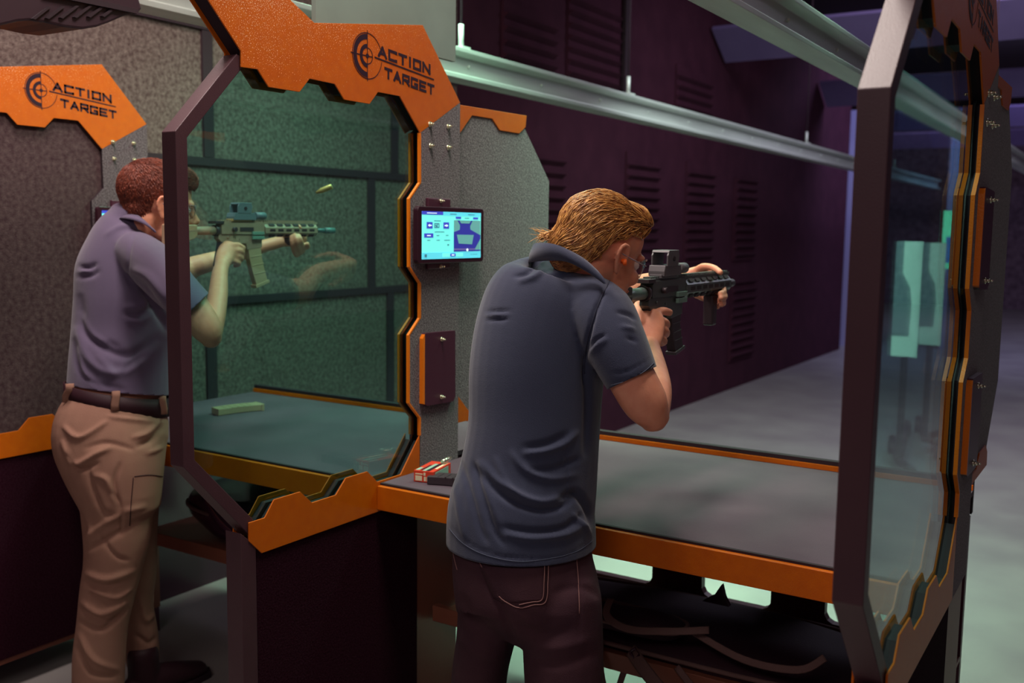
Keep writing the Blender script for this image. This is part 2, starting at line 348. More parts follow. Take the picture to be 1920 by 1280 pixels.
# lower half: black carpet panel and red-brown metal rear part
MB().prism([(1.692,.12),(2.346,.12),(2.346,.842),(1.708,.842),(1.692,.85)], -.05, -.006).build('lower_panel', CARPET_D, G)
MB().prism([(1.642,.10),(1.690,.10),(1.690,.862),(1.668,.882),(1.642,.905)], -.056, -.002).build('foot_post', CHANNEL, G, .0015)
MB().prism([(2.348,.10),(2.556,.10),(2.556,.84),(2.348,.84)], -.048, -.008).build('rear_lower_panel', REDM, G)
MB().box((-.044,1.65,.10), (-.012,2.34,.165)).build('kick_strip', REDM, G)
MB().box((-.05,1.66,0), (-.008,1.72,.10)).build('foot', BLACKM, G); MB().box((-.05,2.48,0), (-.008,2.55,.10)).build('foot', BLACKM, G)
# bolts
def bolt(y, z, x=0, r=.0085, par=G):
    m = MB(); m.tube([(x-.001,y,z),(x+.003,y,z)], r, 10); m.tube([(x+.003,y,z),(x+.010,y,z)], r*.62, 6); m.tube([(x+.010,y,z),(x+.017,y-.002,z)], r*.35, 6)
    return m.build('bolt', BOLTM, par)
for y, z in ((2.395,1.953),(2.486,1.955),(2.398,1.891),(2.487,1.893)): bolt(y, z)
# cover plate with orange edge, two bolts
cp = MB().prism([(2.352,1.325),(2.362,1.337),(2.514,1.333),(2.517,1.125),(2.505,1.111),(2.371,1.116),(2.354,1.125)], .0, .012, edge=0)
cp.prism([(2.348,1.322),(2.358,1.334),(2.358,1.122),(2.348,1.126)], .0, .0125, mi=1)
cpo = cp.build('cover_plate', [BLACKM, ORANGE_E], G)
for y, z in ((2.442,1.324-.012),(2.441,1.134)): bolt(y, z, .012, .007, cpo)
div['label'] = 'booth divider with orange header in the middle of the photo, tablet on its column'; div['group'] = 'booth dividers'
div.location = (0, 1.48, 0); set_inv(div)
for ch in div.children: ch.matrix_parent_inverse = Matrix.Translation((0, -1.48, 0))
for ch in [c for c in div.children]:
    for g2 in ch.children: pass
def drop(root, kinds):
    for ch in list(root.children):
        if ch.name.split('.')[0] in kinds: bpy.data.objects.remove(ch)
XA, XB, XC = -1.807, -3.287, -.308
divB = copy_tree(div); divC = copy_tree(div)
drop(divB, ('wing_panel', 'wing_trim', 'top_plate', 'glass_pane', 'edge_trim'))
sp = MB().prism(gp, -.026, -.015).build('side_panel', mat('dark_panel_carpet', (64, 46, 50), .95, spec=.08, noise=(60, .2), col2=(88, 72, 72), bump=(200, .5))); sp.parent = divB; sp.matrix_parent_inverse = Matrix.Translation((0, -1.48, 0))
for ch in list(divC.children):
    if ch.name.startswith('cover_plate'):
        c2 = copy_tree(ch, divC); c2.location.z = .415
div.location.x = XA; divB.location.x = XB; divC.location.x = XC
divB['label'] = 'booth divider at the far left, orange header above the carpeted side wall'
divC['label'] = 'booth divider at the right edge, seen almost edge-on with its dark post in front'
# ================================================================ benches
def bench(x0, x1, label, fx1=None):
    t = thing('shooting_bench', label, 'bench', ((x0+x1)/2, 2.17, 0), 'shooting benches')
    b = MB(); b.box((x0, 2.172, .905), (x1, 3.075, .92)); b.build('bench_top', BENCHTOP, t)
    MB().box((x0, 2.164, .9145), (x1, 2.174, .9205)).build('edge_strip', STRIP, t)
    MB().box((x0, 2.150, .845), (x1, 2.172, .9145)).build('front_rail', ORANGE, t, .0015)
    m = MB(); m.box((x0, 3.075, .85), (x1, 3.10, .950), 1); m.box((x0, 3.069, .921), (x1, 3.076, .936), 0); m.build('back_lip', [ORANGE, STRIP], t)
    # rear support panel with round-cornered windows
    wins = [(x0+.06, x0+.470), (x0+.648, x0+.880), (x0+1.05, x0+1.25)]
    m = MB(); xs = [x0]; 
    y0, y1 = 3.03, 3.06; zt, zb0, z1 = .85, .452, .70
    cuts = [x0]+[v for w_ in wins for v in w_]+[x1]
    for i in range(0, len(cuts), 2): m.box((cuts[i], y0, .30), (cuts[i+1], y1, zt))
    for a, c in wins:
        m.box((a, y0, .30), (c, y1, zb0)); m.box((a, y0, z1+.08), (c, y1, zt))
        for sx, s in ((a, 1), (c, -1)): m.prism([(sx,zb0),(sx+s*.025,zb0),(sx+s*.009,zb0+.009),(sx,zb0+.025)], y0, y1, 'Y')
    m.build('support_panel', BLACKM, t)
    m = MB(); m.box((x0, 2.44, .425), (x1, 3.03, .44)); m.box((x0, 2.415, .425), (x1, 2.44, .475)); m.build('lower_shelf', REDM, t, .002)
    for ch in t.children: ch.matrix_parent_inverse = Matrix.Translation(-Vector(t.location))
    return t
bench(XA+.001, XC-TH-.001, 'grey-topped shooting bench with orange front rail before the nearer shooter')
bench(XB+.001, XA-TH-.001, 'shooting bench seen through the teal glass, in the farther shooter\'s lane')
# ================================================================ tablets
def tablet():
    t = thing('tablet', '', 'tablet', (0, 2.37, 1.63), 'lane control tablets')
    m = MB(); m.box((.0, 2.374, 1.527), (.012, 2.486, 1.738)); mo = m.build('mounting_bracket', BLACKM, t, .003)
    bolt(2.434, 1.730, .012, .006, mo); bolt(2.434, 1.534, .012, .006, mo)
    y0, y1, z0, z1, x = 2.300, 2.640, 1.545, 1.712, .03
    m = MB()
    def rr(a, b_, c, d, r=.012):
        out = []
        for cx_, cz_, a0 in ((b_-r, d-r, 0), (a+r, d-r, 90), (a+r, c+r, 180), (b_-r, c+r, 270)):
            for k_ in range(5): th = math.radians(a0+k_*22.5); out.append((cx_+r*math.cos(th), cz_+r*math.sin(th)))
        return out
    m.prism(rr(y0, y1, z0, z1), .012, x); case = m.build('case', mat('tablet_case_black', (52, 22, 34), .3), t, .002)
    E1 = mat('screen_background', (112, 232, 222), .3, emit=.9); E2 = mat('screen_blue', (62, 72, 190), .3, emit=.75); E3 = mat('screen_navy', (50, 52, 150), .3, emit=.7)
    E4 = mat('screen_grey', (98, 160, 158), .3, emit=.7); E5 = mat('screen_text', (70, 130, 150), .3, emit=.5); E6 = mat('screen_cyan', (90, 205, 225), .3, emit=.85); E7 = mat('screen_white', (225, 250, 250), .3, emit=.9)
    # screen content in crop pixels of the photo: (160..1190, 235..1030) -> screen rectangle
    sy0, sy1, sz0, sz1 = 2.318, 2.622, 1.558, 1.698
    def S(u, v): return (sy0+(u-160)/1030*(sy1-sy0), sz1-(v-235)/795*(sz1-sz0))
    m = MB()
    def R_(u0, v0, u1, v1, mi, lv=1): 
        (a, b_), (c, d) = S(u0, v1), S(u1, v0); m.box((x, a, b_), (x+.0006*lv, c, d), mi)
    def Pg(pts, mi, lv=2): m.prism([S(*p) for p in pts], x, x+.0006*lv, mi=mi)
    R_(160,235,1190,1030,0); R_(160,235,510,292,1,2); R_(510,235,1190,300,5,2); R_(160,920,1190,1030,5,2)
    R_(240,258,400,270,6,3)
    R_(500,935,640,1000,0,3); R_(630,945,725,992,1,4); R_(730,935,860,1000,0,3); R_(655,960,700,978,6,5)
    R_(235,412,332,522,1,2); R_(515,412,612,522,1,2); Pg([(255,468),(285,445),(285,458),(315,458),(315,478),(285,478),(285,491)], 6, 3); Pg([(595,468),(565,445),(565,458),(535,458),(535,478),(565,478),(565,491)], 6, 3)
    R_(195,600,345,672,1,2); R_(240,630,300,645,6,3)
    for u, v, wd in ((400,635,45),(560,632,45),(245,714,50),(400,714,55),(530,714,100),(370,575,160),(360,390,110),(630,270,110),(950,270,120),(890,333,80),(1000,966,30),(1040,966,90)): R_(u, v-6, u+wd, v+6, 4, 2 if v > 300 else 3)
    R_(730,312,820,350,1,3); R_(1045,315,1135,350,1,3); R_(585,782,612,806,4,2); R_(200,945,235,995,4,4)
    R_(697,372,1180,915,3,2)
    Pg([(760,375),(1030,375),(985,470),(990,530),(1180,630),(1180,690),(1080,865),(697,860),(697,575),(800,535),(805,460)], 2, 3)
    Pg([(790,375),(1000,375),(970,425),(820,425)], 3, 4); Pg([(745,620),(1050,625),(1020,790),(780,775)], 3, 4)
    R_(697,862,1080,885,7,3); R_(697,885,1180,912,2,3); m.tube([(x, *S(935,887)), (x+.003, *S(935,887))], .0045, 12, mi=6)
    ps, wd = letters('60', .011, .0085, .004, .0028)
    a, b_ = S(368, 500)
    for p in ps: m.prism([(a+u, b_+v) for u, v in p], x, x+.0015, mi=4)
    m.build('screen', [E1, E2, E3, E4, E5, E6, E7, mat('screen_mauve', (120, 110, 170), .3, emit=.5)], case)
    for ch in t.children: ch.matrix_parent_inverse = Matrix.Translation(-Vector(t.location))
    return t
tab = tablet(); tabB = copy_tree(tab)
tab.location.x = XA+.0002; tabB.location.x = XB+.0002
tab['label'] = 'lane control tablet with lit screen on the middle divider column'; tabB['label'] = 'lane control tablet half hidden behind the farther shooter\'s head'
# ================================================================ people
def nrm(v): v = np.array(v, float); return v/(np.linalg.norm(v)+1e-12)
def cr(P, sub):
    P = np.array(P, float); n = len(P); out = []
    for i in range(n-1):
        p0, p1, p2, p3 = P[max(i-1,0)], P[i], P[i+1], P[min(i+2,n-1)]
        for k in range(sub):
            t = k/sub; out.append(.5*((2*p1)+(-p0+p2)*t+(2*p0-5*p1+4*p2-p3)*t*t+(-p0+3*p1-3*p2+p3)*t**3))
    out.append(P[-1]); return np.array(out)
def loft(mb, st, n=20, sub=4, dome=(True, True), side=None):
    """st rows: centre xyz, radius across the view, radius along it"""
    S = cr(st, sub) if len(st) > 2 else np.array(st, float)
    C = S[:, :3]; m = len(C); rings = []
    def frame(i):
        t = nrm(C[min(i+1,m-1)]-C[max(i-1,0)]); v = nrm(side) if side is not None else nrm(C[i]-CAM)
        a = nrm(np.cross(t, v)); b = np.cross(a, t); return t, a, b
    def ring(c, a, b, ra, rb): return [c+a*ra*math.cos(2*math.pi*k/n)+b*rb*math.sin(2*math.pi*k/n) for k in range(n)]
    t, a, b = frame(0)
    if dome[0]:
        for q in (.25, .7): h = min(S[0,3], S[0,4]); rings.append(ring(C[0]-t*h*math.cos(q*1.5708)*.9, a, b, S[0,3]*math.sin(q*1.5708), S[0,4]*math.sin(q*1.5708)))
    for i in range(m): t, a, b = frame(i); rings.append(ring(C[i], a, b, S[i,3], S[i,4]))
    if dome[1]:
        for q in (.7, .25): h = min(S[-1,3], S[-1,4]); rings.append(ring(C[-1]+t*h*math.cos(q*1.5708)*.9, a, b, S[-1,3]*math.sin(q*1.5708), S[-1,4]*math.sin(q*1.5708)))
    vs = [p for r in rings for p in r]; R_ = len(rings)
    fs = [(i*n+k, i*n+(k+1) % n, (i+1)*n+(k+1) % n, (i+1)*n+k) for i in range(R_-1) for k in range(n)]
    fs += [tuple(range(n))[::-1], tuple((R_-1)*n+k for k in range(n))]
    return mb.add(vs, fs, 0, True)
def ch(mb, pts, n=20, sub=4, dome=(True, True)):
    """chain through photo points: (px, py, distance, half-width px, half-depth m)"""
    return loft(mb, [(*D(p[0], p[1], p[2]), p[3]*p[2]/F, p[4]) for p in pts], n, sub, dome)
def fuse(mb, voxel, smooth=4, fac=.5):
    me = bpy.data.meshes.new('tmp'); me.from_pydata(mb.v, [], mb.f); me.update()
    b = bmesh.new(); b.from_mesh(me); bmesh.ops.recalc_face_normals(b, faces=b.faces); b.to_mesh(me); b.free()
    o = bpy.data.objects.new('tmp', me); COL.objects.link(o)
    r = o.modifiers.new('r', 'REMESH'); r.mode = 'VOXEL'; r.voxel_size = voxel; r.adaptivity = 0
    if smooth: s = o.modifiers.new('s', 'SMOOTH'); s.iterations = smooth; s.factor = fac
    dg = bpy.context.evaluated_depsgraph_get(); dg.update()
    ev = bpy.data.meshes.new_from_object(o.evaluated_get(dg))
    bpy.data.objects.remove(o)
    return ev
def vcos(me): a = np.empty(len(me.vertices)*3); me.vertices.foreach_get('co', a); return a.reshape(-1, 3)
def vnrm(me): a = np.empty(len(me.vertices)*3); me.vertices.foreach_get('normal', a); return a.reshape(-1, 3)
def setco(me, a): me.vertices.foreach_set('co', a.ravel()); me.update()
def toscreen(P):
    q = P-CAM; z = q@CF; return 960+F*(q@CR)/z, 640-F*(q@CU)/z
def folds(me, fl):
    """cloth folds: ridges (+) and valleys (-) along polylines on the side of the garment they are seen on"""
    P = vcos(me); N = vnrm(me); x, y = toscreen(P); face = np.clip(-(N*((P-CAM)/np.linalg.norm(P-CAM, axis=1)[:, None])).sum(1)*3, 0, 1)
    disp = np.zeros(len(P))
    for pts, amp, w in fl:
        pts = cr(pts, 5) if len(pts) > 2 else np.array(pts, float)
        best = np.full(len(P), 1e9); tt = np.zeros(len(P)); L_ = len(pts)-1
        for i in range(L_):
            a, b = pts[i], pts[i+1]; d = b-a; l2 = d@d+1e-9
            t = np.clip(((x-a[0])*d[0]+(y-a[1])*d[1])/l2, 0, 1); ds = np.hypot(x-a[0]-t*d[0], y-a[1]-t*d[1])
            m = ds < best; best[m] = ds[m]; tt[m] = (i+t[m])/L_
        disp += amp*np.exp(-(best/w)**2)*np.sin(np.pi*np.clip(tt*.92+.04, 0, 1))**.6
    setco(me, P+N*(disp*face)[:, None])
def add_obj(name, me, mats, parent=None):
    for p in me.polygons: p.use_smooth = True
    me.materials.clear()
    for m in (mats if isinstance(mats, (list, tuple)) else [mats]): me.materials.append(m)
    me.name = name; o = bpy.data.objects.new(name, me); COL.objects.link(o)
    if parent: o.parent = parent
    return o
def ell(mb, c, r, R=None, n=18): return mb.ell(c, r, 0, n, R)
def rotm(yaw=0, pitch=0, roll=0):          # columns: right, forward, up of a head looking along +Y
    R = Matrix.Rotation(math.radians(yaw), 3, 'Z') @ Matrix.Rotation(math.radians(-pitch), 3, 'X') @ Matrix.Rotation(math.radians(roll), 3, 'Y')
    return np.array(R)
def head_parts(mb, O, R, s, jaw=1.0):
    def T(p): return O+R@(np.array(p)*s)
    def E(c, r, rot=None): ell(mb, T(c), np.array(r)*s, R if rot is None else R@rot)
    E((0,-.014,.036), (.077,.100,.088)); E((0,.030,.040), (.066,.064,.068)); E((0,.036,-.035), (.063,.060,.080)); E((0,.020,-.06), (.058,.055,.045))
    E((0,.066,-.098), (.032,.030,.022)); E((.042,.03,-.075), (.022,.045,.03)); E((-.042,.03,-.075), (.022,.045,.03))
    E((0,.088,.020), (.05,.014,.012)); E((.04,.072,-.03), (.022,.02,.02)); E((-.04,.072,-.03), (.022,.02,.02))
    loft(mb, [(*T((0,.094,.012)), .009*s, .010*s), (*T((0,.106,-.012)), .010*s, .012*s), (*T((0,.117,-.030)), .013*s, .013*s)], 12, 3)
    E((.011,.104,-.036), (.008,.010,.007)); E((-.011,.104,-.036), (.008,.010,.007))
    E((0,.095,-.060), (.025,.010,.006)); E((0,.093,-.070), (.021,.010,.006))
    for sx in (1, -1):
        q = np.array(Matrix.Rotation(math.radians(sx*22), 3, 'Z') @ Matrix.Rotation(math.radians(-12), 3, 'X'))
        # outer rim of the ear as a curved roll plus bowl and lobe
        rim = [(sx*.076,.008,-.014),(sx*.081,.012,.010),(sx*.086,.004,.026),(sx*.089,-.012,.028),(sx*.089,-.020,.010),(sx*.085,-.014,-.012),(sx*.079,-.003,-.030)]
        loft(mb, [(*T(p), .0052*s, .0052*s) for p in rim], 8, 3)
        E((sx*.079,-.005,.002), (.006,.013,.024), q); E((sx*.078,.000,-.028), (.006,.008,.010), q)
def hair_strands(mb, bvh, seeds, flow, length, r, lift, steps=9, wav=.0):
    """tapered locks that follow the hair surface; mesh tubes"""
    for (p, L_, rr) in seeds:
        pts = []; q = Vector(p); ph = random.random()*6.28; off = lift*random.uniform(.2, 1.6); seg = L_/steps; jit = random.gauss(0, .11)
        last = None
        for i in range(steps+1):
            h = bvh.find_nearest(q)
            if h[0] is None: break
            nn = Vector(h[1]); base = Vector(h[0]); t = i/steps
            pts.append(np.array(base+nn*(off*math.sin(math.pi*min(1, t*1.05+.06))+.0005)))
            d = Vector(flow(base)); d = d-nn*d.dot(nn)
            if d.length < 1e-5: break
            d.normalize(); sd = nn.cross(d); d = (d+sd*(jit+wav*math.sin(ph+t*7))).normalized()
            q = base+d*seg
        if len(pts) > 3:
            m = len(pts); mb.tube(pts, [rr*(.35+.65*math.sin(math.pi*min(1, .15+.85*(1-i/(m-1)))*.5)) if i < m-1 else rr*.1 for i in range(m)], 4, flat=.7, cap=False)
def screen_dir(P, dx, dy): return CR*dx-CU*dy
def flow_from(guides):
    G_ = np.array(guides, float)
    def f(P):
        q = np.array(P); x, y = toscreen(q[None, :]); w = 1/((G_[:,0]-x[0])**2+(G_[:,1]-y[0])**2+60); dx = (w*G_[:,2]).sum()/w.sum(); dy = (w*G_[:,3]).sum()/w.sum()
        return CR*dx-CU*dy
    return f
def bvh_of(me): return BVHTree.FromPolygons([tuple(v) for v in vcos(me)], [tuple(p.vertices) for p in me.polygons])
def hairmat(name, c1, c2, sc, st):
    m = mat(name, c1, .38, spec=.45, noise=(sc, .22), col2=c2, stretch=st); return m
def trim_mesh(me, planes):
    """cut garment openings cleanly: planes = [(point, outward normal, centre, reach)]"""
    b = bmesh.new(); b.from_mesh(me)
    for p, nn, c, reach in planes:
        c = Vector(c); g = [f for f in b.faces if (f.calc_center_median()-c).length < reach]
        ge = list({e for f in g for e in f.edges}); gv = list({v for f in g for v in f.verts})
        bmesh.ops.bisect_plane(b, geom=gv+ge+g, plane_co=Vector(p), plane_no=Vector(nn), clear_outer=True)
    b.to_mesh(me); b.free(); me.update(); return me
def shell(o, t):
    s = o.modifiers.new('cloth', 'SOLIDIFY'); s.thickness = t; s.offset = -1
def onsurf(bv, pxs, d0=1.2, off=.002, view=True):
    out = []
    for p in pxs:
        r_ = Vector(ray(*p)).normalized(); h = bv.ray_cast(Vector(CAM), r_)
        if h[0] is not None: out.append(np.array(h[0]+h[1]*off))
    return out
def stitch(bv, px, parent, m, name='stitching', r=.0011, off=.001):
    pts = onsurf(bv, cr(px, 8), off=off)
    if len(pts) > 2: MB().tube(pts, r, 5).build(name, m, parent)
NAVY = mat('navy_polo_knit', (56, 62, 82), .85, spec=.2, noise=(3, .3), col2=(48, 52, 74), bump=(600, .25), sheen=.25)
PLUM = mat('grey_violet_polo_knit', (96, 84, 108), .8, spec=.2, noise=(3, .3), col2=(86, 74, 98), bump=(600, .2), sheen=.25)
JEANS = mat('dark_brown_denim', (56, 34, 44), .85, spec=.2, noise=(9, .3), col2=(74, 48, 54), bump=(420, .3))
KHAKI = mat('khaki_cotton', (156, 118, 100), .85, spec=.2, noise=(6, .3), col2=(140, 102, 88), bump=(420, .2))
STITCH = mat('pale_stitching', (140, 100, 96), .8)
LEATHER = mat('dark_leather', (44, 16, 26), .6, spec=.3)
ORPLUG = mat('orange_foam_plug', (255, 110, 30), .6)
HAIR1 = hairmat('golden_auburn_hair', (236, 178, 100), (120, 60, 34), 90, (1, 1, 1))
HAIR2 = hairmat('short_auburn_hair', (150, 74, 52), (92, 44, 38), 90, (1, 1, 1))
HB = mat('hair_base', (120, 62, 36), .7)
HB2 = mat('hair_base_red', (112, 56, 44), .7)

# ---------------------------------------------------------------- the nearer shooter
S = 1.05
R1 = rotm(yaw=-24, pitch=17, roll=7)
earP = D(1166, 484, 2.28); O1 = earP-R1@(np.array((.083,-.002,.0))*S)
b = MB(); head_parts(b, O1, R1, S)
nk0 = O1+R1@(np.array((0,-.03,-.05))*S)
loft(b, [(*nk0, .068, .068), (*D(1118,500,2.36), .062, .066), (*D(1092,522,2.37), .055, .06)], 20, 4)
ch(b, [(1066,530,2.37,44,.05),(1040,575,2.36,96,.10),(1015,640,2.35,112,.12),(1001,740,2.33,112,.12),(990,850,2.31,112,.12),(980,980,2.30,116,.12),(980,1060,2.29,118,.12),(985,1110,2.28,116,.11)], 24, 4, (True, False))
ch(b, [(1040,1120,2.26,60,.08),(1052,1280,2.25,62,.08),(1058,1450,2.27,48,.065),(1062,1650,2.30,36,.05),(1062,1720,2.3,32,.045)], 18)
ch(b, [(930,1120,2.34,48,.08),(902,1280,2.38,44,.075),(900,1450,2.40,40,.06),(905,1620,2.42,32,.05),(905,1680,2.42,30,.045)], 18)
# right arm
ch(b, [(1110,575,2.28,48,.058),(1150,640,2.22,46,.055),(1186,712,2.20,45,.052),(1212,758,2.20,42,.047),(1226,782,2.21,30,.038)], 20)
ch(b, [(1228,776,2.21,27,.036),(1229,735,2.28,31,.040),(1222,700,2.36,31,.040),(1217,668,2.44,26,.033),(1214,648,2.49,22,.026)], 20)
# right hand on the grip
ch(b, [(1214,656,2.48,20,.024),(1217,632,2.51,26,.022),(1220,606,2.53,27,.021),(1218,590,2.54,22,.018)], 18, 4)
for pts in ([(1226,590,2.53,9,.0105),(1242,583,2.56,8.5,.010),(1256,586,2.59,7.5,.009)],                      # index along the receiver
            [(1234,600,2.53,8.5,.011),(1247,604,2.55,8,.010),(1249,611,2.59,7.5,.0095),(1236,614,2.61,7,.009)],
            [(1233,614,2.53,8.5,.011),(1247,620,2.55,8,.010),(1248,627,2.59,7.5,.0095),(1236,629,2.61,7,.009)],
            [(1230,629,2.52,8,.010),(1243,636,2.54,7.5,.0095),(1244,642,2.57,7,.009),(1232,644,2.59,6.5,.0085)],
            [(1204,606,2.52,9,.012),(1198,588,2.54,8.5,.011),(1194,573,2.57,7,.009),(1200,568,2.60,6,.0085)]):      # thumb up the left of the grip
    ch(b, pts, 12, 4)
# left arm and hand
ch(b, [(1010,560,2.48,50,.06),(1080,590,2.62,44,.05),(1140,585,2.76,34,.042)], 18)
ch(b, [(1140,580,2.76,30,.040),(1185,545,2.82,25,.034),(1225,530,2.90,20,.028),(1270,522,2.97,15,.022),(1292,520,3.0,13,.019)], 18)
ch(b, [(1290,524,3.0,14,.018),(1306,535,3.0,22,.016),(1324,540,2.99,26,.015),(1332,543,2.98,24,.013)], 16)
ch(b, [(1285,520,3.0,14,.018),(1305,513,2.98,14,.018),(1325,512,2.97,13,.016),(1340,516,2.96,10,.014)], 14)
for pts in ([(1300,512,2.98,7.5,.010),(1318,500,2.95,7.5,.010),(1338,502,2.91,6.5,.0095),(1351,511,2.88,6,.0085)],   # thumb over the top
            [(1332,528,2.98,6.5,.009),(1350,530,2.98,6,.009),(1357,545,2.93,6,.0085),(1350,551,2.87,5.5,.008)],
            [(1332,540,2.98,6.5,.009),(1352,548,2.97,6,.009),(1360,556,2.92,5.5,.0085),(1351,559,2.86,5.5,.008)],
            [(1330,552,2.98,6.5,.009),(1350,562,2.97,6,.009),(1357,568,2.92,5.5,.0085),(1352,571,2.87,5.5,.008)],
            [(1324,560,2.98,6,.0085),(1338,572,2.97,5.5,.008),(1346,575,2.93,5,.0075)]):
    ch(b, pts, 10, 4)
me = fuse(b, .0042, 3, .5)
man1 = add_obj('person', me, SKIN)
tag(man1, 'person in a navy polo aiming a black rifle, back to the camera', 'person')
# eyes
for sx in (1, -1):
    MB().ell(O1+R1@(np.array((sx*.031,.079,.0))*S), (.013,.013,.013), n=12).build('eye', mat('eye_white', (220, 205, 200), .2), man1)
# polo shirt
b = MB()
ch(b, [(1052,491,2.34,50,.055),(1056,506,2.35,66,.075),(1050,525,2.36,98,.10),(1036,562,2.355,122,.128),(1018,620,2.35,127,.14),(1006,700,2.34,127,.142),(1001,800,2.33,124,.14),(989,900,2.32,131,.145),(978,960,2.31,139,.158),(977,1030,2.31,141,.172),(977,1110,2.31,143,.178)], 32, 4, (False, False))
ch(b, [(1090,560,2.33,52,.08),(1125,590,2.27,64,.082),(1152,640,2.23,60,.076),(1176,690,2.21,54,.070),(1186,712,2.205,51,.066),(1200,742,2.20,49,.062)], 24, 4)
ch(b, [(1000,560,2.46,55,.08),(1060,585,2.58,55,.07),(1105,590,2.68,46,.06)], 20, 4)
ch(b, [(972,545,2.42,26,.05),(950,572,2.42,30,.08),(935,615,2.40,34,.09)], 20, 4)
me = fuse(b, .0055, 6, .5)
h0, h1 = D(1139,730,2.20), D(1230,687,2.20); vv = nrm((h0+h1)/2-CAM); ax = nrm(np.cross(h1-h0, vv)); ax = ax if ax[2] < 0 else -ax
def plane3(a, b_, c):
    n_ = nrm(np.cross(b_-a, c-a)); return a, (n_ if n_[2] < 0 else -n_)
pp_ = plane3(D(838,1003,2.36), D(978,1062,2.14), D(1117,1019,2.30))
trim_mesh(me, [((h0+h1)/2, ax, D(1195,725,2.2), .105), (pp_[0], pp_[1], D(980,1070,2.3), .32)])
folds(me, [([(862,860),(880,920),(898,985),(912,1015)], -.007, 5.0), ([(852,905),(862,960),(872,1010)], .006, 5.8), ([(888,870),(905,930),(925,990),(945,1020)], -.008, 5.0),
  ([(898,868),(916,925),(938,985)], .007, 5.8), ([(893,878),(925,915),(965,942),(1010,956),(1052,950),(1082,925)], -.011, 5.8), ([(905,868),(935,902),(975,928),(1015,940),(1050,932)], .009, 5.8),
  ([(930,860),(950,905),(975,930)], .006, 5.0), ([(948,1002),(1000,1010),(1060,1002),(1098,982)], .008, 5.8), ([(945,988),(1000,996),(1055,990),(1090,965)], -.008, 5.0),
  ([(1050,935),(1078,925),(1100,950),(1108,978)], -.013, 6.5), ([(1075,965),(1095,985),(1105,1000)], .008, 4.3), ([(985,850),(1020,846),(1058,832),(1080,812)], .009, 5.8), ([(985,838),(1025,832),(1060,815)], -.007, 5.8), ([(1000,880),(1040,878),(1085,860)], -.008, 5.8), ([(960,850),(985,880),(1030,897),(1078,890)], .007, 6.5),
  ([(1150,514),(1126,560),(1108,610),(1097,665),(1098,720)], -.010, 3.5), ([(1102,655),(1118,636),(1134,627)], -.005, 3), ([(1108,660),(1122,645),(1138,636)], .004, 3.4),
  ([(1098,690),(1102,760),(1098,850)], -.010, 6.5), ([(912,584),(955,583)], -.004, 3.6), ([(912,599),(952,598)], -.004, 3.6), ([(912,591),(953,590)], .003, 4.0),
  ([(966,518),(985,513),(999,500),(1000,488)], -.008, 4.3), ([(975,528),(1000,520),(1020,505)], .006, 5.0), ([(1085,520),(1060,510),(1030,512)], .004, 5.8),
  ([(1158,585),(1180,590),(1190,598)], -.006, 3.6), ([(1175,632),(1194,640)], -.005, 3.6), ([(1165,612),(1190,618)], .005, 4.3), ([(1145,700),(1180,694),(1220,672)], -.0025, 2.2),
  ([(842,985),(900,1030),(980,1046),(1060,1040),(1108,1010)], -.0025, 2.2), ([(1060,820),(1062,900),(1060,960)], -.0015, 2.0)])
sh = add_obj('polo_shirt', me, NAVY, man1); shell(sh, .003); sbv = bvh_of(me)
SEAM = mat('navy_seam_thread', (40, 42, 60), .9); SEAM2 = mat('navy_hem_thread', (84, 92, 110), .9)
SEAMS = 1
# collar: a stand-and-fall band around the neck
def collar(parent, ptsO, ptsI, m, name='collar'):
    n_ = len(ptsO); mb = MB(); A_ = cr(ptsO, 4); B_ = cr(ptsI, 4); n_ = len(A_)
    cen = A_.mean(0)
    vs = []
    for i in range(n_):
        o_ = nrm((A_[i]-cen)*np.array((1,1,0)))
        mid = (A_[i]+B_[i])/2+o_*.006
        vs += [A_[i]+o_*.004, mid, B_[i], B_[i]-o_*.006, mid-o_*.010, A_[i]-o_*.004]
    fs = [(i*6+k, i*6+(k+1) % 6, (i+1)*6+(k+1) % 6, (i+1)*6+k) for i in range(n_-1) for k in range(6)]+[(0,1,2,3,4,5), tuple((n_-1)*6+k for k in range(6))[::-1]]
    mb.add(vs, fs, 0, True); return mb.build(name, m, parent)
lowC = [D(1134,532,2.20), D(1106,512,2.21), D(1064,491,2.225), D(1024,489,2.275), D(995,491,2.34), D(998,494,2.42), D(1030,502,2.46)]
topC = [D(1122,508,2.22), D(1092,482,2.225), D(1048,460,2.235), D(1018,455,2.27), D(1001,457,2.34), D(1003,465,2.41), D(1035,470,2.45)]
collar(man1, lowC, topC, NAVY)
stitch(sbv, [(1150,514),(1128,556),(1110,606),(1098,660),(1096,700)], sh, SEAM, 'seam', .0013, .0005)
stitch(sbv, [(1146,722),(1180,712),(1208,696),(1226,680)], sh, SEAM2, 'seam', .0008, .0005)
stitch(sbv, [(842,990),(868,1018),(910,1040),(970,1052),(1030,1047),(1080,1034),(1110,1014)], sh, SEAM2, 'seam', .0008, .0005)
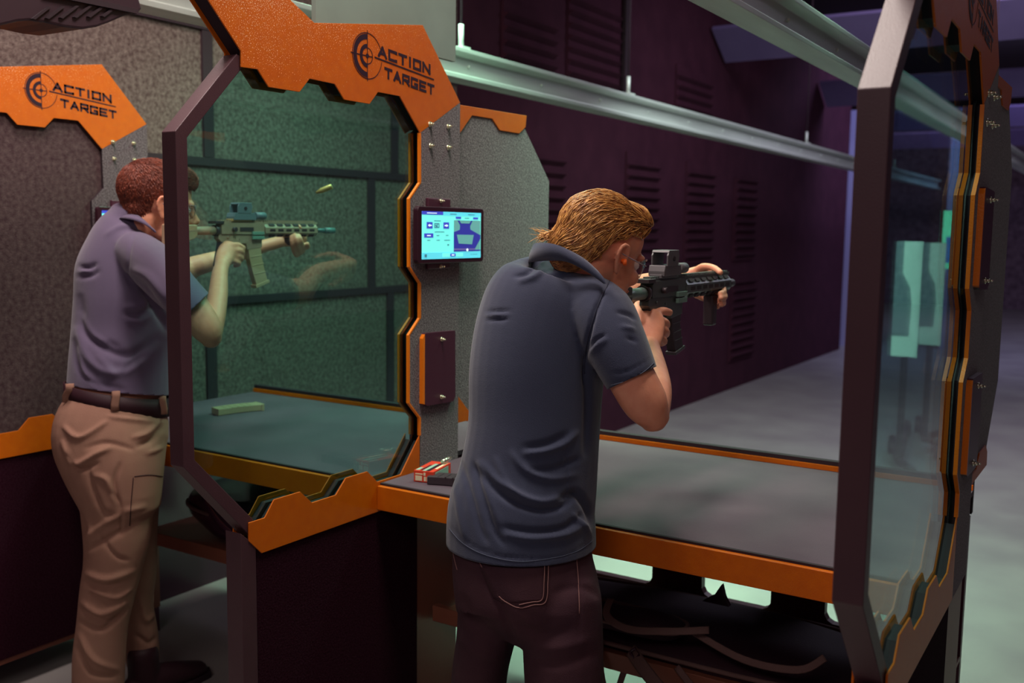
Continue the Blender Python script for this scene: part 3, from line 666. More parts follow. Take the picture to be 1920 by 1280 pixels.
# trousers
b = MB()
ch(b, [(978,1000,2.30,128,.140),(980,1060,2.29,133,.144),(988,1110,2.285,136,.145),(992,1145,2.28,134,.135),(984,1172,2.28,108,.11),(974,1200,2.28,40,.06)], 28, 4, (False, False))
ch(b, [(1050,1120,2.26,78,.115),(1055,1200,2.25,76,.108),(1057,1290,2.24,73,.10),(1060,1450,2.27,62,.085),(1064,1650,2.30,54,.075),(1066,1770,2.31,54,.075)], 22, 4, (True, False))
ch(b, [(926,1120,2.33,68,.115),(910,1200,2.35,55,.102),(897,1290,2.38,52,.095),(898,1450,2.40,50,.08),(902,1620,2.42,44,.07),(904,1730,2.43,44,.07)], 22, 4, (True, False))
me = fuse(b, .0065, 5, .5)
folds(me, [([(905,1075),(935,1130),(955,1180),(968,1225)], -.008, 7), ([(965,1115),(1010,1150),(1080,1152)], .003, 10), ([(975,1170),(1020,1190),(1075,1178)], -.006, 9), ([(985,1205),(1040,1215),(1100,1200)], .006, 10), ([(990,1235),(1040,1245),(1110,1228)], -.006, 9),
  ([(868,1120),(890,1170),(930,1210)], -.006, 9), ([(860,1190),(900,1225),(940,1232)], .006, 9), ([(1085,1060),(1088,1120),(1085,1200)], -.003, 3), ([(960,1140),(990,1165),(1010,1170)], .005, 7), ([(1040,1110),(1090,1100),(1125,1120)], -.005, 8)])
tr = add_obj('jeans', me, JEANS, man1)
tb = bvh_of(me)
pk = MB()
def patch(bv, grid, off=.004):
    """a pocket or patch lying on the cloth"""
    rows = [onsurf(bv, [(a[0]+(b_[0]-a[0])*t/8, a[1]+(b_[1]-a[1])*t/8) for t in range(9)], off=off) for a, b_ in grid]
    if min(len(r_) for r_ in rows) < 9: return None
    vs = [p for r_ in rows for p in r_]; n_ = 9
    fs = [(i*n_+k, (i+1)*n_+k, (i+1)*n_+k+1, i*n_+k+1) for i in range(len(rows)-1) for k in range(n_-1)]
    return MB().add(vs, fs, 0, True)
pp = patch(tb, [((900+i*3.4, 1063+i*8.2), (1026-i*.3, 1058+i*8.2)) if i < 8 else ((941,1126+ (i-8)*4), (1024,1122+(i-8)*2)) for i in range(10)], .003)
if pp: po = pp.build('back_pocket', JEANS, tr); po.modifiers.new('s', 'SOLIDIFY').thickness = .003
stitch(tb, [(1027,1056),(1026,1090),(1022,1127),(1000,1133),(972,1138),(950,1127),(938,1116)], tr, STITCH, off=.005); stitch(tb, [(1020,1057),(1019,1090),(1016,1122),(996,1128),(974,1132)], tr, STITCH, off=.005)
stitch(tb, [(898,1050),(914,1080),(935,1115)], tr, STITCH, off=.002); stitch(tb, [(846,1015),(852,1045),(858,1068)], tr, STITCH); stitch(tb, [(1080,1040),(1084,1090),(1086,1150)], tr, STITCH)
# boots
def boot(c, yaw, parent, m, s=1.08):
    Rz = np.array(Matrix.Rotation(math.radians(yaw), 3, 'Z')); mb = MB()
    def P(p): return np.array(c)+Rz@(np.array(p)*s)
    st = [(0,-.07,.045,.040,.04),(0,-.02,.055,.042,.05),(0,.06,.048,.046,.044),(0,.13,.036,.048,.034),(0,.18,.028,.038,.026)]
    loft(mb, [(*P(q[:3]), q[3]*s, q[4]*s) for q in st], 16, 3, side=(0,0,1)); loft(mb, [(*P((0,-.03,.06)), .045*s, .05*s), (*P((0,-.03,.15)), .045*s, .052*s)], 16, 1, side=(0,1,0))
    me_ = fuse(mb, .006, 3); P_ = vcos(me_); P_[:, 2] = np.maximum(P_[:, 2], .012); setco(me_, P_); o = add_obj('boot', me_, m, parent)
    sl = MB(); pts = [(-.045,-.11),(.045,-.11),(.05,0),(.054,.12),(.04,.20),(0,.222),(-.04,.20),(-.054,.12),(-.05,0)]
    sl.prism([tuple((P((x_, y_, 0)))[:2]) for x_, y_ in pts], .0, .02, 'Z'); sl.build('sole', STRIP, o)
f1 = D(1064,1790,2.31); boot((f1[0], f1[1], 0), -12, man1, LEATHER); f2 = D(904,1740,2.43); boot((f2[0], f2[1], 0), 6, man1, LEATHER)
# hair: swept back, long at the nape
b = MB()
ell(b, O1+R1@(np.array((0,-.020,.046))*S), np.array((.076,.100,.085))*S, R1)
ell(b, O1+R1@(np.array((0,.048,.090))*S), np.array((.056,.054,.038))*S, R1); ell(b, O1+R1@(np.array((0,-.076,-.002))*S), np.array((.060,.044,.064))*S, R1)
ch(b, [(1100,460,2.30,30,.050),(1082,455,2.32,28,.055),(1062,445,2.34,17,.045),(1040,441,2.36,8,.03),(1018,444,2.37,4,.018)], 16)
ch(b, [(1118,450,2.29,26,.04),(1108,470,2.29,18,.030)], 16)
me = fuse(b, .006, 6)
b2 = bmesh.new(); b2.from_mesh(me)
def loc1(p): return R1.T@(np.array(p)-O1)/S
def keep1(p):
    q = loc1(p); x_, y_, z_ = q
    if y_ > .02 and z_ < .055+.15*max(0, .06-y_)*0: return False
    if y_ > .0 and z_ < .058: return False
    if y_ > -.040 and z_ < .040 and abs(x_) > .03: return False
    if y_ > -.060 and z_ < -.02 and abs(x_) > .05: return False
    return True
bmesh.ops.delete(b2, geom=[f for f in b2.faces if not keep1(f.calc_center_median())], context='FACES'); b2.to_mesh(me); b2.free(); me.update()
hair = add_obj('hair', me, HB, man1); shell(hair, .006)
hb = bvh_of(me)
fl1 = flow_from([(1212,395,-.5,-1),(1200,378,-1,-.35),(1150,358,-1,.0),(1100,365,-.9,.5),(1065,395,-.5,.9),(1060,430,-.6,.6),(1150,400,-1,.15),(1190,420,-1,.0),(1150,440,-.9,.5),(1100,440,-.6,.9),(1110,480,-.5,.7),(1130,460,-.7,.7),(1040,435,-1,.15),(1015,440,-1,.1),(1085,405,-.6,.85),(1175,445,-.8,.6),(1075,455,-.9,.2)])
sv = MB(); P = vcos(me); Nn = vnrm(me); vis = [i for i in range(len(P)) if (Nn[i]@(CAM-P[i])) > -.04]
seeds = []
for k in range(3200):
    i = random.choice(vis); x_, y_ = toscreen(P[i][None, :]); edge = loc1(P[i]); short = edge[1] > -.04 and edge[2] < .055
    seeds.append((P[i], (random.uniform(.015,.03) if short else random.uniform(.07,.15)), random.uniform(.0007,.0021)))
hair_strands(sv, hb, seeds, fl1, 0, 0, .0055, 9, .26)
# loose ends at the nape and a few flyaways
for k in range(70):
    p0 = D(random.uniform(1015,1060), random.uniform(432,452), random.uniform(2.30,2.38)); a = random.uniform(-.5, .35); L_ = random.uniform(.015,.04)
    sv.tube([p0, p0+(-CR*math.cos(a)+CU*math.sin(a))*L_*.5, p0+(-CR*math.cos(a*1.6)+CU*math.sin(a*1.6))*L_], [.0011,.0008,.0002], 4, cap=False)
sv.build('hair_locks', HAIR1, hair)
# glasses and ear plug
def glasses(O, R, s, parent):
    g_ = MB(); T = lambda p: O+R@(np.array(p)*s)
    for sx in (1, -1): g_.tube([T((sx*.084,-.012,.010)), T((sx*.082,.03,.006)), T((sx*.074,.078,.004))], .0016, 6)
    g_.tube([T((x_, .112-x_*x_*7.0, .018)) for x_ in np.linspace(-.074,.074,13)], .0013, 6)
    fr = g_.build('safety_glasses', mat('clear_frame', (150, 132, 140), .2), parent)
    m = MB(); xs = np.linspace(-.073,.073,17); zs = np.linspace(.018,-.024,6); vs = []
    for z_ in zs:
        for x_ in xs: vs.append(T((x_, .112-x_*x_*7.0-abs(z_)*.14, z_*(1 if abs(x_) > .012 or z_ > 0 else .45))))
    m.add(vs, [(i*17+k, i*17+k+1, (i+1)*17+k+1, (i+1)*17+k) for i in range(5) for k in range(16)], 0, True)
    l_ = m.build('lens', LENS, fr); l_.modifiers.new('t', 'SOLIDIFY').thickness = .0015
glasses(O1, R1, S, man1)
T1 = lambda p: O1+R1@(np.array(p)*S)
MB().tube([T1((.078,.002,-.006)), T1((.090,.003,-.004)), T1((.094,.003,-.012))], [.0055,.006,.0045], 10).build('ear_plug', ORPLUG, man1)

# ---------------------------------------------------------------- the farther shooter
S = 1.1
R2 = rotm(yaw=-26, pitch=8, roll=4)
ear2 = D(306, 388, 3.20); O2 = ear2-R2@(np.array((.083,-.002,.0))*S)
b = MB(); head_parts(b, O2, R2, S)
loft(b, [(*(O2+R2@(np.array((0,-.03,-.05))*S)), .068, .068), (*D(264,420,3.26), .060, .065), (*D(252,440,3.27), .055, .06)], 20, 4)
ch(b, [(242,452,3.28,34,.05),(236,490,3.26,66,.10),(232,560,3.26,74,.12),(230,660,3.26,76,.12),(222,740,3.24,80,.125),(212,830,3.22,88,.13),(222,900,3.22,76,.12)], 24)
ch(b, [(222,900,3.22,62,.10),(216,1010,3.22,48,.08),(202,1110,3.24,36,.065),(190,1230,3.26,32,.055),(187,1290,3.27,28,.05)], 18)
ch(b, [(248,900,3.28,44,.08),(264,1000,3.38,28,.07),(262,1090,3.46,26,.06),(262,1180,3.5,24,.055),(268,1235,3.52,22,.05)], 18)
ch(b, [(278,485,3.15,36,.062),(320,530,3.08,34,.058),(362,580,3.03,32,.054),(388,618,3.02,28,.048),(396,634,3.03,20,.038)], 20)
ch(b, [(396,632,3.03,19,.036),(403,590,3.10,20,.038),(409,550,3.19,18,.036),(412,515,3.28,15,.030),(416,498,3.33,13,.026)], 20)
ch(b, [(415,500,3.33,13,.025),(421,482,3.37,17,.023),(427,468,3.39,17,.021),(430,462,3.40,15,.02)], 16)
for pts in ([(434,460,3.39,5.5,.0105),(446,459,3.41,5.5,.010),(457,465,3.43,5,.009)], [(436,469,3.39,5.5,.011),(449,470,3.41,5.5,.0105),(455,474,3.44,5,.010),(447,478,3.46,4.5,.009)],
            [(435,478,3.39,5.5,.011),(447,481,3.41,5.5,.0105),(453,485,3.44,5,.010),(445,488,3.46,4.5,.009)], [(432,487,3.38,5,.0105),(443,491,3.40,5,.010),(448,495,3.43,4.5,.0095),(441,498,3.45,4.5,.009)],
            [(418,470,3.41,6,.012),(422,460,3.44,5.5,.011),(432,455,3.48,5,.010)]):
    ch(b, pts, 10, 4)
ch(b, [(230,480,3.40,34,.07),(300,505,3.50,28,.055),(355,505,3.60,21,.045)], 18)
ch(b, [(352,503,3.60,20,.043),(390,492,3.62,18,.038),(440,478,3.76,15,.032),(500,460,3.80,12,.026),(530,452,3.82,11,.024)], 18)
ch(b, [(528,452,3.82,11,.022),(545,447,3.82,16,.02),(560,444,3.81,18,.018),(568,442,3.80,17,.016)], 14)
for pts in ([(532,436,3.80,5,.012),(544,424,3.76,5,.012),(556,421,3.72,4.5,.011),(562,426,3.68,4,.010)],
            [(556,478,3.74,4.5,.011),(552,472,3.67,4.5,.011),(548,457,3.625,4.5,.011),(546,443,3.63,4,.010)], [(563,474,3.75,4.5,.011),(560,467,3.67,4.5,.011),(556,452,3.62,4.5,.011),(553,440,3.63,4,.010)],
            [(568,470,3.76,4.5,.011),(567,463,3.69,4.5,.011),(564,450,3.63,4.5,.011),(560,441,3.64,4,.010)], [(572,462,3.78,4,.010),(577,463,3.72,4.5,.010),(576,457,3.68,4.5,.010)],
            [(556,446,3.81,15,.018),(560,462,3.79,12,.016),(562,472,3.76,8,.012)]):
    ch(b, pts, 10, 4)
me = fuse(b, .005, 3)
man2 = add_obj('person', me, SKIN); tag(man2, 'person in a grey-violet polo and khaki trousers aiming a tan rifle', 'person')
for sx in (1, -1): MB().ell(O2+R2@(np.array((sx*.031,.079,.0))*S), (.013,.013,.013), n=12).build('eye', mat('eye_white_pale', (220, 205, 200), .2), man2)
b = MB()
ch(b, [(246,417,3.27,46,.085),(240,432,3.27,56,.105),(236,454,3.27,68,.125),(234,500,3.27,86,.14),(235,560,3.27,90,.15),(233,620,3.27,92,.15),(230,680,3.26,94,.155),(226,733,3.25,94,.155),(224,780,3.25,96,.158)], 32, 4, (True, False))
ch(b, [(262,478,3.20,42,.09),(296,506,3.12,46,.085),(330,544,3.05,42,.076),(364,575,3.02,37,.068),(378,592,3.01,36,.064)], 24, 4)
ch(b, [(225,480,3.38,42,.09),(280,500,3.44,40,.08),(320,505,3.48,34,.066)], 20, 4)
me = fuse(b, .0065, 6)
h0, h1 = D(347,592,3.02), D(383,557,3.02); vv = nrm((h0+h1)/2-CAM); ax = nrm(np.cross(h1-h0, vv)); ax = ax if ax@CR > 0 else -ax
pp_ = plane3(D(130,714,3.28), D(225,737,3.10), D(322,741,3.25))
trim_mesh(me, [((h0+h1)/2, ax, D(372,582,3.02), .11), (pp_[0], pp_[1], D(225,760,3.25), .33)])
folds(me, [([(150,690),(180,730)], .004, 6), ([(150,560),(160,620),(200,655),(245,665),(290,635)], -.013, 8), ([(146,620),(165,670),(205,700),(250,690),(295,650)], .012, 8), ([(140,640),(150,690),(175,715),(230,730)], -.010, 6),
  ([(146,655),(160,700),(190,722)], .010, 5), ([(240,520),(270,545),(300,590),(318,620)], -.018, 8), ([(250,505),(280,520),(310,560)], .010, 8), ([(236,575),(262,574),(285,560)], .008, 6), ([(240,600),(265,602),(290,585)], .008, 6), ([(236,588),(262,590),(288,573)], -.008, 5),
  ([(150,500),(165,502),(180,495)], -.009, 5), ([(148,518),(170,516),(185,508)], -.007, 5), ([(150,509),(172,508)], .006, 4), ([(262,425),(245,460),(240,500),(240,530)], -.005, 3), ([(180,665),(205,690),(215,705)], .008, 7), ([(225,705),(250,680),(275,665)], -.008, 6), ([(200,640),(225,652)], -.005, 6),
  ([(152,590),(170,625),(200,645)], .008, 6), ([(200,440),(225,425),(250,425)], .006, 5)])
sh = add_obj('polo_shirt', me, PLUM, man2); shell(sh, .003)
collar(man2, [D(292,436,3.19), D(270,420,3.17), D(242,411,3.17), D(212,411,3.21), D(199,418,3.28), D(205,424,3.36), D(235,430,3.42)],
       [D(284,425,3.20), D(262,405,3.19), D(240,399,3.20), D(212,400,3.24), D(202,404,3.29), D(208,410,3.36), D(236,415,3.40)], PLUM)
b = MB()
ch(b, [(222,752,3.25,87,.138),(216,778,3.24,97,.145),(208,820,3.22,103,.150),(214,870,3.21,93,.145),(226,930,3.22,76,.14)], 28, 4, (False, True))
ch(b, [(222,900,3.22,72,.12),(220,1000,3.22,61,.11),(212,1060,3.23,53,.10),(202,1110,3.24,50,.095),(192,1170,3.25,46,.09),(186,1230,3.26,47,.09),(184,1300,3.27,46,.09)], 22, 4, (True, False))
ch(b, [(244,900,3.28,56,.100),(260,990,3.38,34,.095),(262,1070,3.44,30,.085),(256,1130,3.47,30,.08),(264,1190,3.5,31,.08),(268,1240,3.52,30,.08)], 22, 4, (True, False))
me = fuse(b, .0065, 4)
folds(me, [([(120,800),(150,820),(200,790)], 0.0120, 4.5), ([(118,830),(140,870),(180,850),(205,840)], 0.0144, 5.2), ([(125,850),(150,880),(185,868)], -0.0120, 3.8), ([(260,835),(285,825),(302,800)], -0.0144, 4.5), ([(250,820),(275,812),(298,790)], 0.0096, 4.5), ([(275,850),(305,838)], 0.0084, 3.8),
  ([(165,880),(180,930),(200,965),(235,958)], -0.0108, 4.5), ([(175,890),(200,900),(215,940)], 0.0108, 5.2), ([(160,1010),(190,985),(230,960),(270,950)], 0.0120, 6.0), ([(165,1030),(200,1010),(250,985)], -0.0120, 5.2), ([(162,1075),(200,1085),(250,1070)], 0.0120, 5.2), ([(160,1090),(200,1100),(245,1085)], -0.0120, 4.5),
  ([(155,1130),(190,1150),(235,1130)], 0.0108, 5.2), ([(150,1165),(190,1180),(230,1150)], -0.0108, 4.5), ([(150,1190),(175,1235),(220,1255)], 0.0108, 5.2), ([(145,1215),(170,1260),(215,1268)], -0.0108, 4.5), ([(262,1120),(272,1160),(290,1150)], 0.0108, 4.5), ([(255,1190),(280,1205),(292,1195)], -0.0108, 4.5),
  ([(200,780),(240,785),(290,790)], 0.0060, 3.8), ([(205,920),(225,945),(228,1000)], -0.0072, 3.8), ([(185,1000),(215,1040),(240,1050)], -.008, 4), ([(170,1105),(215,1120),(245,1105)], .008, 4), ([(225,870),(215,905),(222,940)], -.008, 4), ([(160,840),(200,830),(250,842)], -.006, 4), ([(150,1140),(200,1165),(240,1140)], -.008, 4), ([(160,960),(172,1000),(165,1040)], 0.0072, 4.5)])
tr = add_obj('khaki_trousers', me, KHAKI, man2); tb = bvh_of(me)
stitch(tb, [(250,895),(246,940),(243,985)], tr, LEATHER, 'pocket_seam', .0015); stitch(tb, [(252,893),(280,890),(305,893)], tr, LEATHER, 'pocket_seam', .0012)
pp = patch(tb, [((253, 897+i*10), (303-i*.6, 896+i*10)) for i in range(9)], .005)
if pp: po = pp.build('cargo_pocket', KHAKI, tr); po.modifiers.new('s', 'SOLIDIFY').thickness = .004
# belt with loops
bm_ = MB(); c0 = D(222,747,3.25); ra, rb = 91*3.25/F, .148; v_ = nrm((c0-CAM)*np.array((1,1,0))); a_ = np.cross((0,0,1), v_); n_ = 48; vs = []
for k_ in range(n_):
    th = 2*math.pi*k_/n_; dirv = a_*math.cos(th)*ra+v_*math.sin(th)*rb; tilt = -.030*math.cos(th)*(1 if a_@CR > 0 else -1)
    for rr_, zz in ((1.0,-.031),(1.03,-.031),(1.03,.031),(1.0,.031)): vs.append(c0+dirv*rr_+np.array((0,0,zz+tilt)))
bm_.add(vs, [(k_*4+j, k_*4+(j+1) % 4, ((k_+1) % n_)*4+(j+1) % 4, ((k_+1) % n_)*4+j) for k_ in range(n_) for j in range(4)], 0, True)
belt = bm_.build('belt', LEATHER, man2); bbv = bvh_of(belt.data)
for a0, a1, wd in (((137,722),(122,752),5), ((219,735),(214,768),5), ((301,745),(306,775),3)):
    q = onsurf(bbv, [(a0[0]+(a1[0]-a0[0])*t, a0[1]+(a1[1]-a0[1])*t) for t in (.25,.5,.7)], off=.004)
    if len(q) >= 2:
        q = [q[0]+(0,0,.018)]+q+[q[-1]-np.array((0,0,.018))]; MB().tube(q, .0125, 8, flat=.35, up=nrm(CAM-q[0])).build('belt_loop', KHAKI, belt)
f1 = D(186,1322,3.28); boot((f1[0], f1[1], 0), -8, man2, LEATHER); f2 = D(285,1262,3.50); boot((f2[0]+.0, f2[1], 0), -4, man2, LEATHER)
# short hair
b = MB(); ell(b, O2+R2@(np.array((0,-.018,.046))*S), np.array((.080,.104,.089))*S, R2, 24); ell(b, O2+R2@(np.array((0,.045,.085))*S), np.array((.064,.062,.045))*S, R2, 20); ell(b, O2+R2@(np.array((0,-.056,-.012))*S), np.array((.062,.046,.055))*S, R2, 20)
me = fuse(b, .006, 4); b2 = bmesh.new(); b2.from_mesh(me)
def keep2(p):
    x_, y_, z_ = R2.T@(np.array(p)-O2)/S
    if y_ > .03 and z_ < .062: return False
    if y_ > -.03 and z_ < .018+.4*max(0, y_): return False
    if z_ < -.062: return False
    return True
bmesh.ops.delete(b2, geom=[f for f in b2.faces if not keep2(f.calc_center_median())], context='FACES'); b2.to_mesh(me); b2.free(); me.update()
hair = add_obj('hair', me, HB2, man2); shell(hair, .005); hb = bvh_of(me)
P = vcos(me); Nn = vnrm(me); vis = [i for i in range(len(P)) if (Nn[i]@(CAM-P[i])) > -.05]
fl2 = flow_from([(260,290,.5,-1),(300,290,.9,-.4),(235,330,-.3,.9),(240,370,0,1),(280,350,.1,1),(270,320,.3,.6),(370,320,1,-.2)])
sv = MB(); hair_strands(sv, hb, [(P[random.choice(vis)], random.uniform(.008,.018), random.uniform(.0006,.0012)) for k in range(4500)], fl2, 0, 0, .003, 4, .15)
sv.build('hair_locks', HAIR2, hair)
glasses(O2, R2, S, man2)
# ================================================================ rifles (local: y forward from the receiver rear, z up from the bore)
def rifle(name_label, loc, body, dark, grip_style, tan, s=1.06, mk=1.0):
    t = thing('rifle', name_label, 'rifle', loc)
    K = lambda L_: [(y if z > -.07 else .13+(y-.13)*(.6+.4*mk)+.0*z, z if z > -.07 else -.06+(z+.06)*mk) for y, z in L_]
    def fin(mb, nm, m, par=t, bev=.0012):
        o = mb.build(nm, m, par, bev); return o
    def pr(poly, w, mb=None, off=0):
        mb = mb or MB(); mb.prism([(y*s, z*s) for y, z in poly], (off-w)*s, (off+w)*s); return mb
    # upper receiver with top rail
    up = pr([(0,-.012),(0,.020),(.012,.028),(.20,.028),(.205,.024),(.205,-.014)], .0165)
    pr([(-.004,.028),(.205,.028),(.205,.033),(-.004,.033)], .0105, up)
    for i in range(20): pr([(.002+i*.0102,.033),(.0075+i*.0102,.033),(.0075+i*.0102,.038),(.002+i*.0102,.038)], .0105, up)
    upo = fin(up, 'upper_receiver', body, bev=0)
    fin(pr([(.085,-.002),(.150,-.002),(.150,.012),(.085,.012)], .0012, off=.0172), 'ejection_port', dark, upo, 0)
    MB().tube([(.018*s,.055*s,.004*s),(.030*s,.055*s,.004*s)], .008, 10).build('forward_assist', dark, upo)
    fin(pr([(-.03,.024),(.01,.024),(.01,.034),(-.03,.034)], .020), 'charging_handle', dark)
    # lower receiver, magwell, trigger guard
    lo = pr([(-.01,-.012),(.195,-.014),(.195,-.062),(.122,-.070),(.118,-.048),(.05,-.046),(.0,-.040),(-.012,-.03)], .0125)
    for w_ in (1, -1): lo.tube([(w_*.013*s,.03*s,-.024*s),(w_*.016*s,.03*s,-.024*s)], .004, 8)
    for w_ in (1, -1): lo.tube([(w_*.012*s,.085*s,-.03*s),(w_*.0155*s,.085*s,-.03*s)], .003, 8)
    loo = fin(lo, 'lower_receiver', body)
    MB().tube([(0,y*s,z*s) for y, z in ((.050,-.046),(.054,-.070),(.09,-.076),(.118,-.066))], .0028, 6).build('trigger_guard', body, loo)
    MB().tube([(0,.078*s,-.046*s),(0,.074*s,-.056*s),(0,.078*s,-.064*s)], .0028, 6).build('trigger', dark, loo)
    fin(pr([(.0,-.038),(.045,-.045),(.032,-.085),(.020,-.135),(-.022,-.128),(-.010,-.080)], .0135), 'pistol_grip', dark, bev=.004)
    # magazine, slightly curved
    mg = pr(K([(.128,-.060),(.190,-.060),(.196,-.10),(.208,-.15),(.226,-.205),(.168,-.222),(.148,-.165),(.134,-.11)]), .0115)
    for z0 in (-.10, -.135, -.17): pr(K([(.138+(-z0-.1)*.25,z0),(.196+(-z0-.1)*.25,z0+.008),(.197+(-z0-.1)*.25,z0+.004),(.139+(-z0-.1)*.25,z0-.004)]), .0128, mg)
    mo = fin(mg, 'magazine', tan if tan else dark)
    fin(pr(K([(.160,-.218),(.230,-.198),(.234,-.210),(.163,-.231)]), .0145), 'magazine_floor_plate', tan if tan else mat('worn_black_plastic', (84, 78, 84), .4), mo)
    # stock on its tube
    MB().tube([(0,-.005*s,0),(0,-.20*s,-.002*s)], .0150*s, 16).build('buffer_tube', mat('grey_anodised_tube', (122, 140, 134), .4, metal=.3) if not tan else body, t)
    MB().tube([(0,-.008*s,0),(0,-.022*s,0)], .0195*s, 16).build('castle_nut', dark, t)
    st = pr([(-.105,.020),(-.235,.022),(-.240,-.105),(-.222,-.115),(-.205,-.055),(-.120,-.030),(-.105,-.018)], .0145, None)
    fin(st, 'stock', tan if tan else mat('dark_stock_polymer', (66, 72, 74), .5), bev=.004)
    # free-float handguard with slots and rail
    hg = MB(); y0, y1 = .207, (.525 if not tan else .485); oct_ = [(.022*math.cos(math.radians(a)), .0265*math.sin(math.radians(a))+.001) for a in range(22, 382, 45)]
    hg.prism([(x_*s, z_*s) for x_, z_ in oct_], y0*s, y1*s, 'Y'); pr([(y0,.025),(y1+.008,.025),(y1+.008,.033),(y0,.033)], .0105, hg)
    n_ = int((y1-y0)/.0102)
    for i in range(n_): pr([(y0+i*.0102,.033),(y0+.0055+i*.0102,.033),(y0+.0055+i*.0102,.038),(y0+i*.0102,.038)], .0105, hg)
    ho = fin(hg, 'handguard', body, bev=0)
    for w_ in (1, -1):
        sl = MB()
        for k_ in range(7):
            ya = y0+.022+k_*.042
            if ya+.03 > y1: break
            sl.box((w_*.0200*s, ya*s, -.004*s), (w_*.0208*s, (ya+.028)*s, .006*s))
            sl.obox((w_*.0152*s, (ya+.014)*s, -.0195*s), (w_*.0035*s,0,.0040*s), (0,.014*s,0), (w_*.0006*s,0,-.0006*s)); sl.obox((w_*.0152*s, (ya+.014)*s, .0215*s), (w_*.0035*s,0,-.0040*s), (0,.014*s,0), (w_*.0006*s,0,.0006*s))
        sl.build('handguard_slots', STRIP, ho)
    MB().tube([(0,.50*s,.0),(0,(.565 if not tan else .545)*s,.0)], .0085*s, 12).build('barrel', dark if not tan else mat('teal_black_muzzle', (70, 96, 100), .4), t)
    mz = MB().tube([(0,(.535 if not tan else .545)*s,0),(0,(.585 if not tan else .60)*s,0)], .0115*s, 12); mz.build('muzzle_device', dark if not tan else mat('muzzle_grey', (84, 110, 112), .4), t)
    # holographic sight: base, hood, window
    gm = mat('sight_grey', (96, 92, 96), .45) if not tan else mat('sight_grey_blue', (100, 112, 122), .45)
    b_ = pr([(.055,.038),(.160,.038),(.160,.050),(.155,.064),(.060,.064),(.055,.050)], .0215)
    so = fin(b_, 'holographic_sight', gm)
    hd = MB()
    for w_ in (1, -1): hd.prism([(y*s, z*s) for y, z in ((.072,.062),(.135,.062),(.142,.086),(.138,.098),(.080,.098),(.072,.088))], (w_*.0205-.0022)*s, (w_*.0205+.0022)*s)
    pr([(.076,.095),(.140,.095),(.138,.101),(.080,.101)], .0228, hd)
    ho2 = fin(hd, 'sight_hood', gm, so)
    MB().box((-.0185*s,.110*s,.062*s), (.0185*s,.114*s,.096*s)).build('sight_window', LENS, so)
    MB().tube([(.0222*s,.108*s,.080*s),(.0246*s,.108*s,.080*s)], .0065, 12).build('hood_screw', STRIP, so)
    fin(pr([(.050,.033),(.145,.033),(.145,.042),(.050,.042)], .0165), 'sight_mount', (mat('tan_mount', (196, 150, 96), .5) if tan else gm), so)
    MB().tube([(.006*s,.168*s,.054*s),(.006*s,.215*s,.054*s)], .0135*s, 14).build('flip_magnifier', gm, t)
    # side rail block
    sb = MB()
    for zz in (-.010, -.026): sb.box((.0165*s,.14*s,(zz-.006)*s), (.024*s,.198*s,(zz+.006)*s))
    sb.build('bolt_catch_block', mat('sage_rail_cover', (110, 140, 128), .5), t, .001)
    if grip_style == 'vertical':
        fin(pr([(.400,-.026),(.445,-.026),(.440,-.045),(.436,-.110),(.404,-.110),(.402,-.045)], .0145), 'foregrip', dark, bev=.005)
    else: fin(pr([(.33,-.026),(.42,-.026),(.40,-.05),(.35,-.058),(.335,-.045)], .013), 'hand_stop', dark, bev=.004)
    return t
RB = mat('rifle_black', (98, 106, 104), .38, metal=.45); RD = mat('rifle_dark_polymer', (58, 46, 52), .45)
TAN = mat('tan_cerakote', (164, 138, 118), .5, noise=(40, .3), col2=(148, 120, 102)); TAN2 = mat('tan_polymer', (176, 146, 116), .55)
q = on(1212, 549, 'X', -1.06)
r1 = rifle('black rifle with vertical foregrip held by the nearer shooter', tuple(q), RB, RD, 'vertical', None, 1.06, .62); r1.rotation_euler = (math.radians(.2), 0, 0)
q2 = on(410, 432, 'X', -2.66)
r2 = rifle('tan rifle held by the farther shooter, seen through the teal glass', tuple(q2), TAN, RD, 'stop', TAN2, .95, .9); r2.rotation_euler = (math.radians(.3), 0, 0)
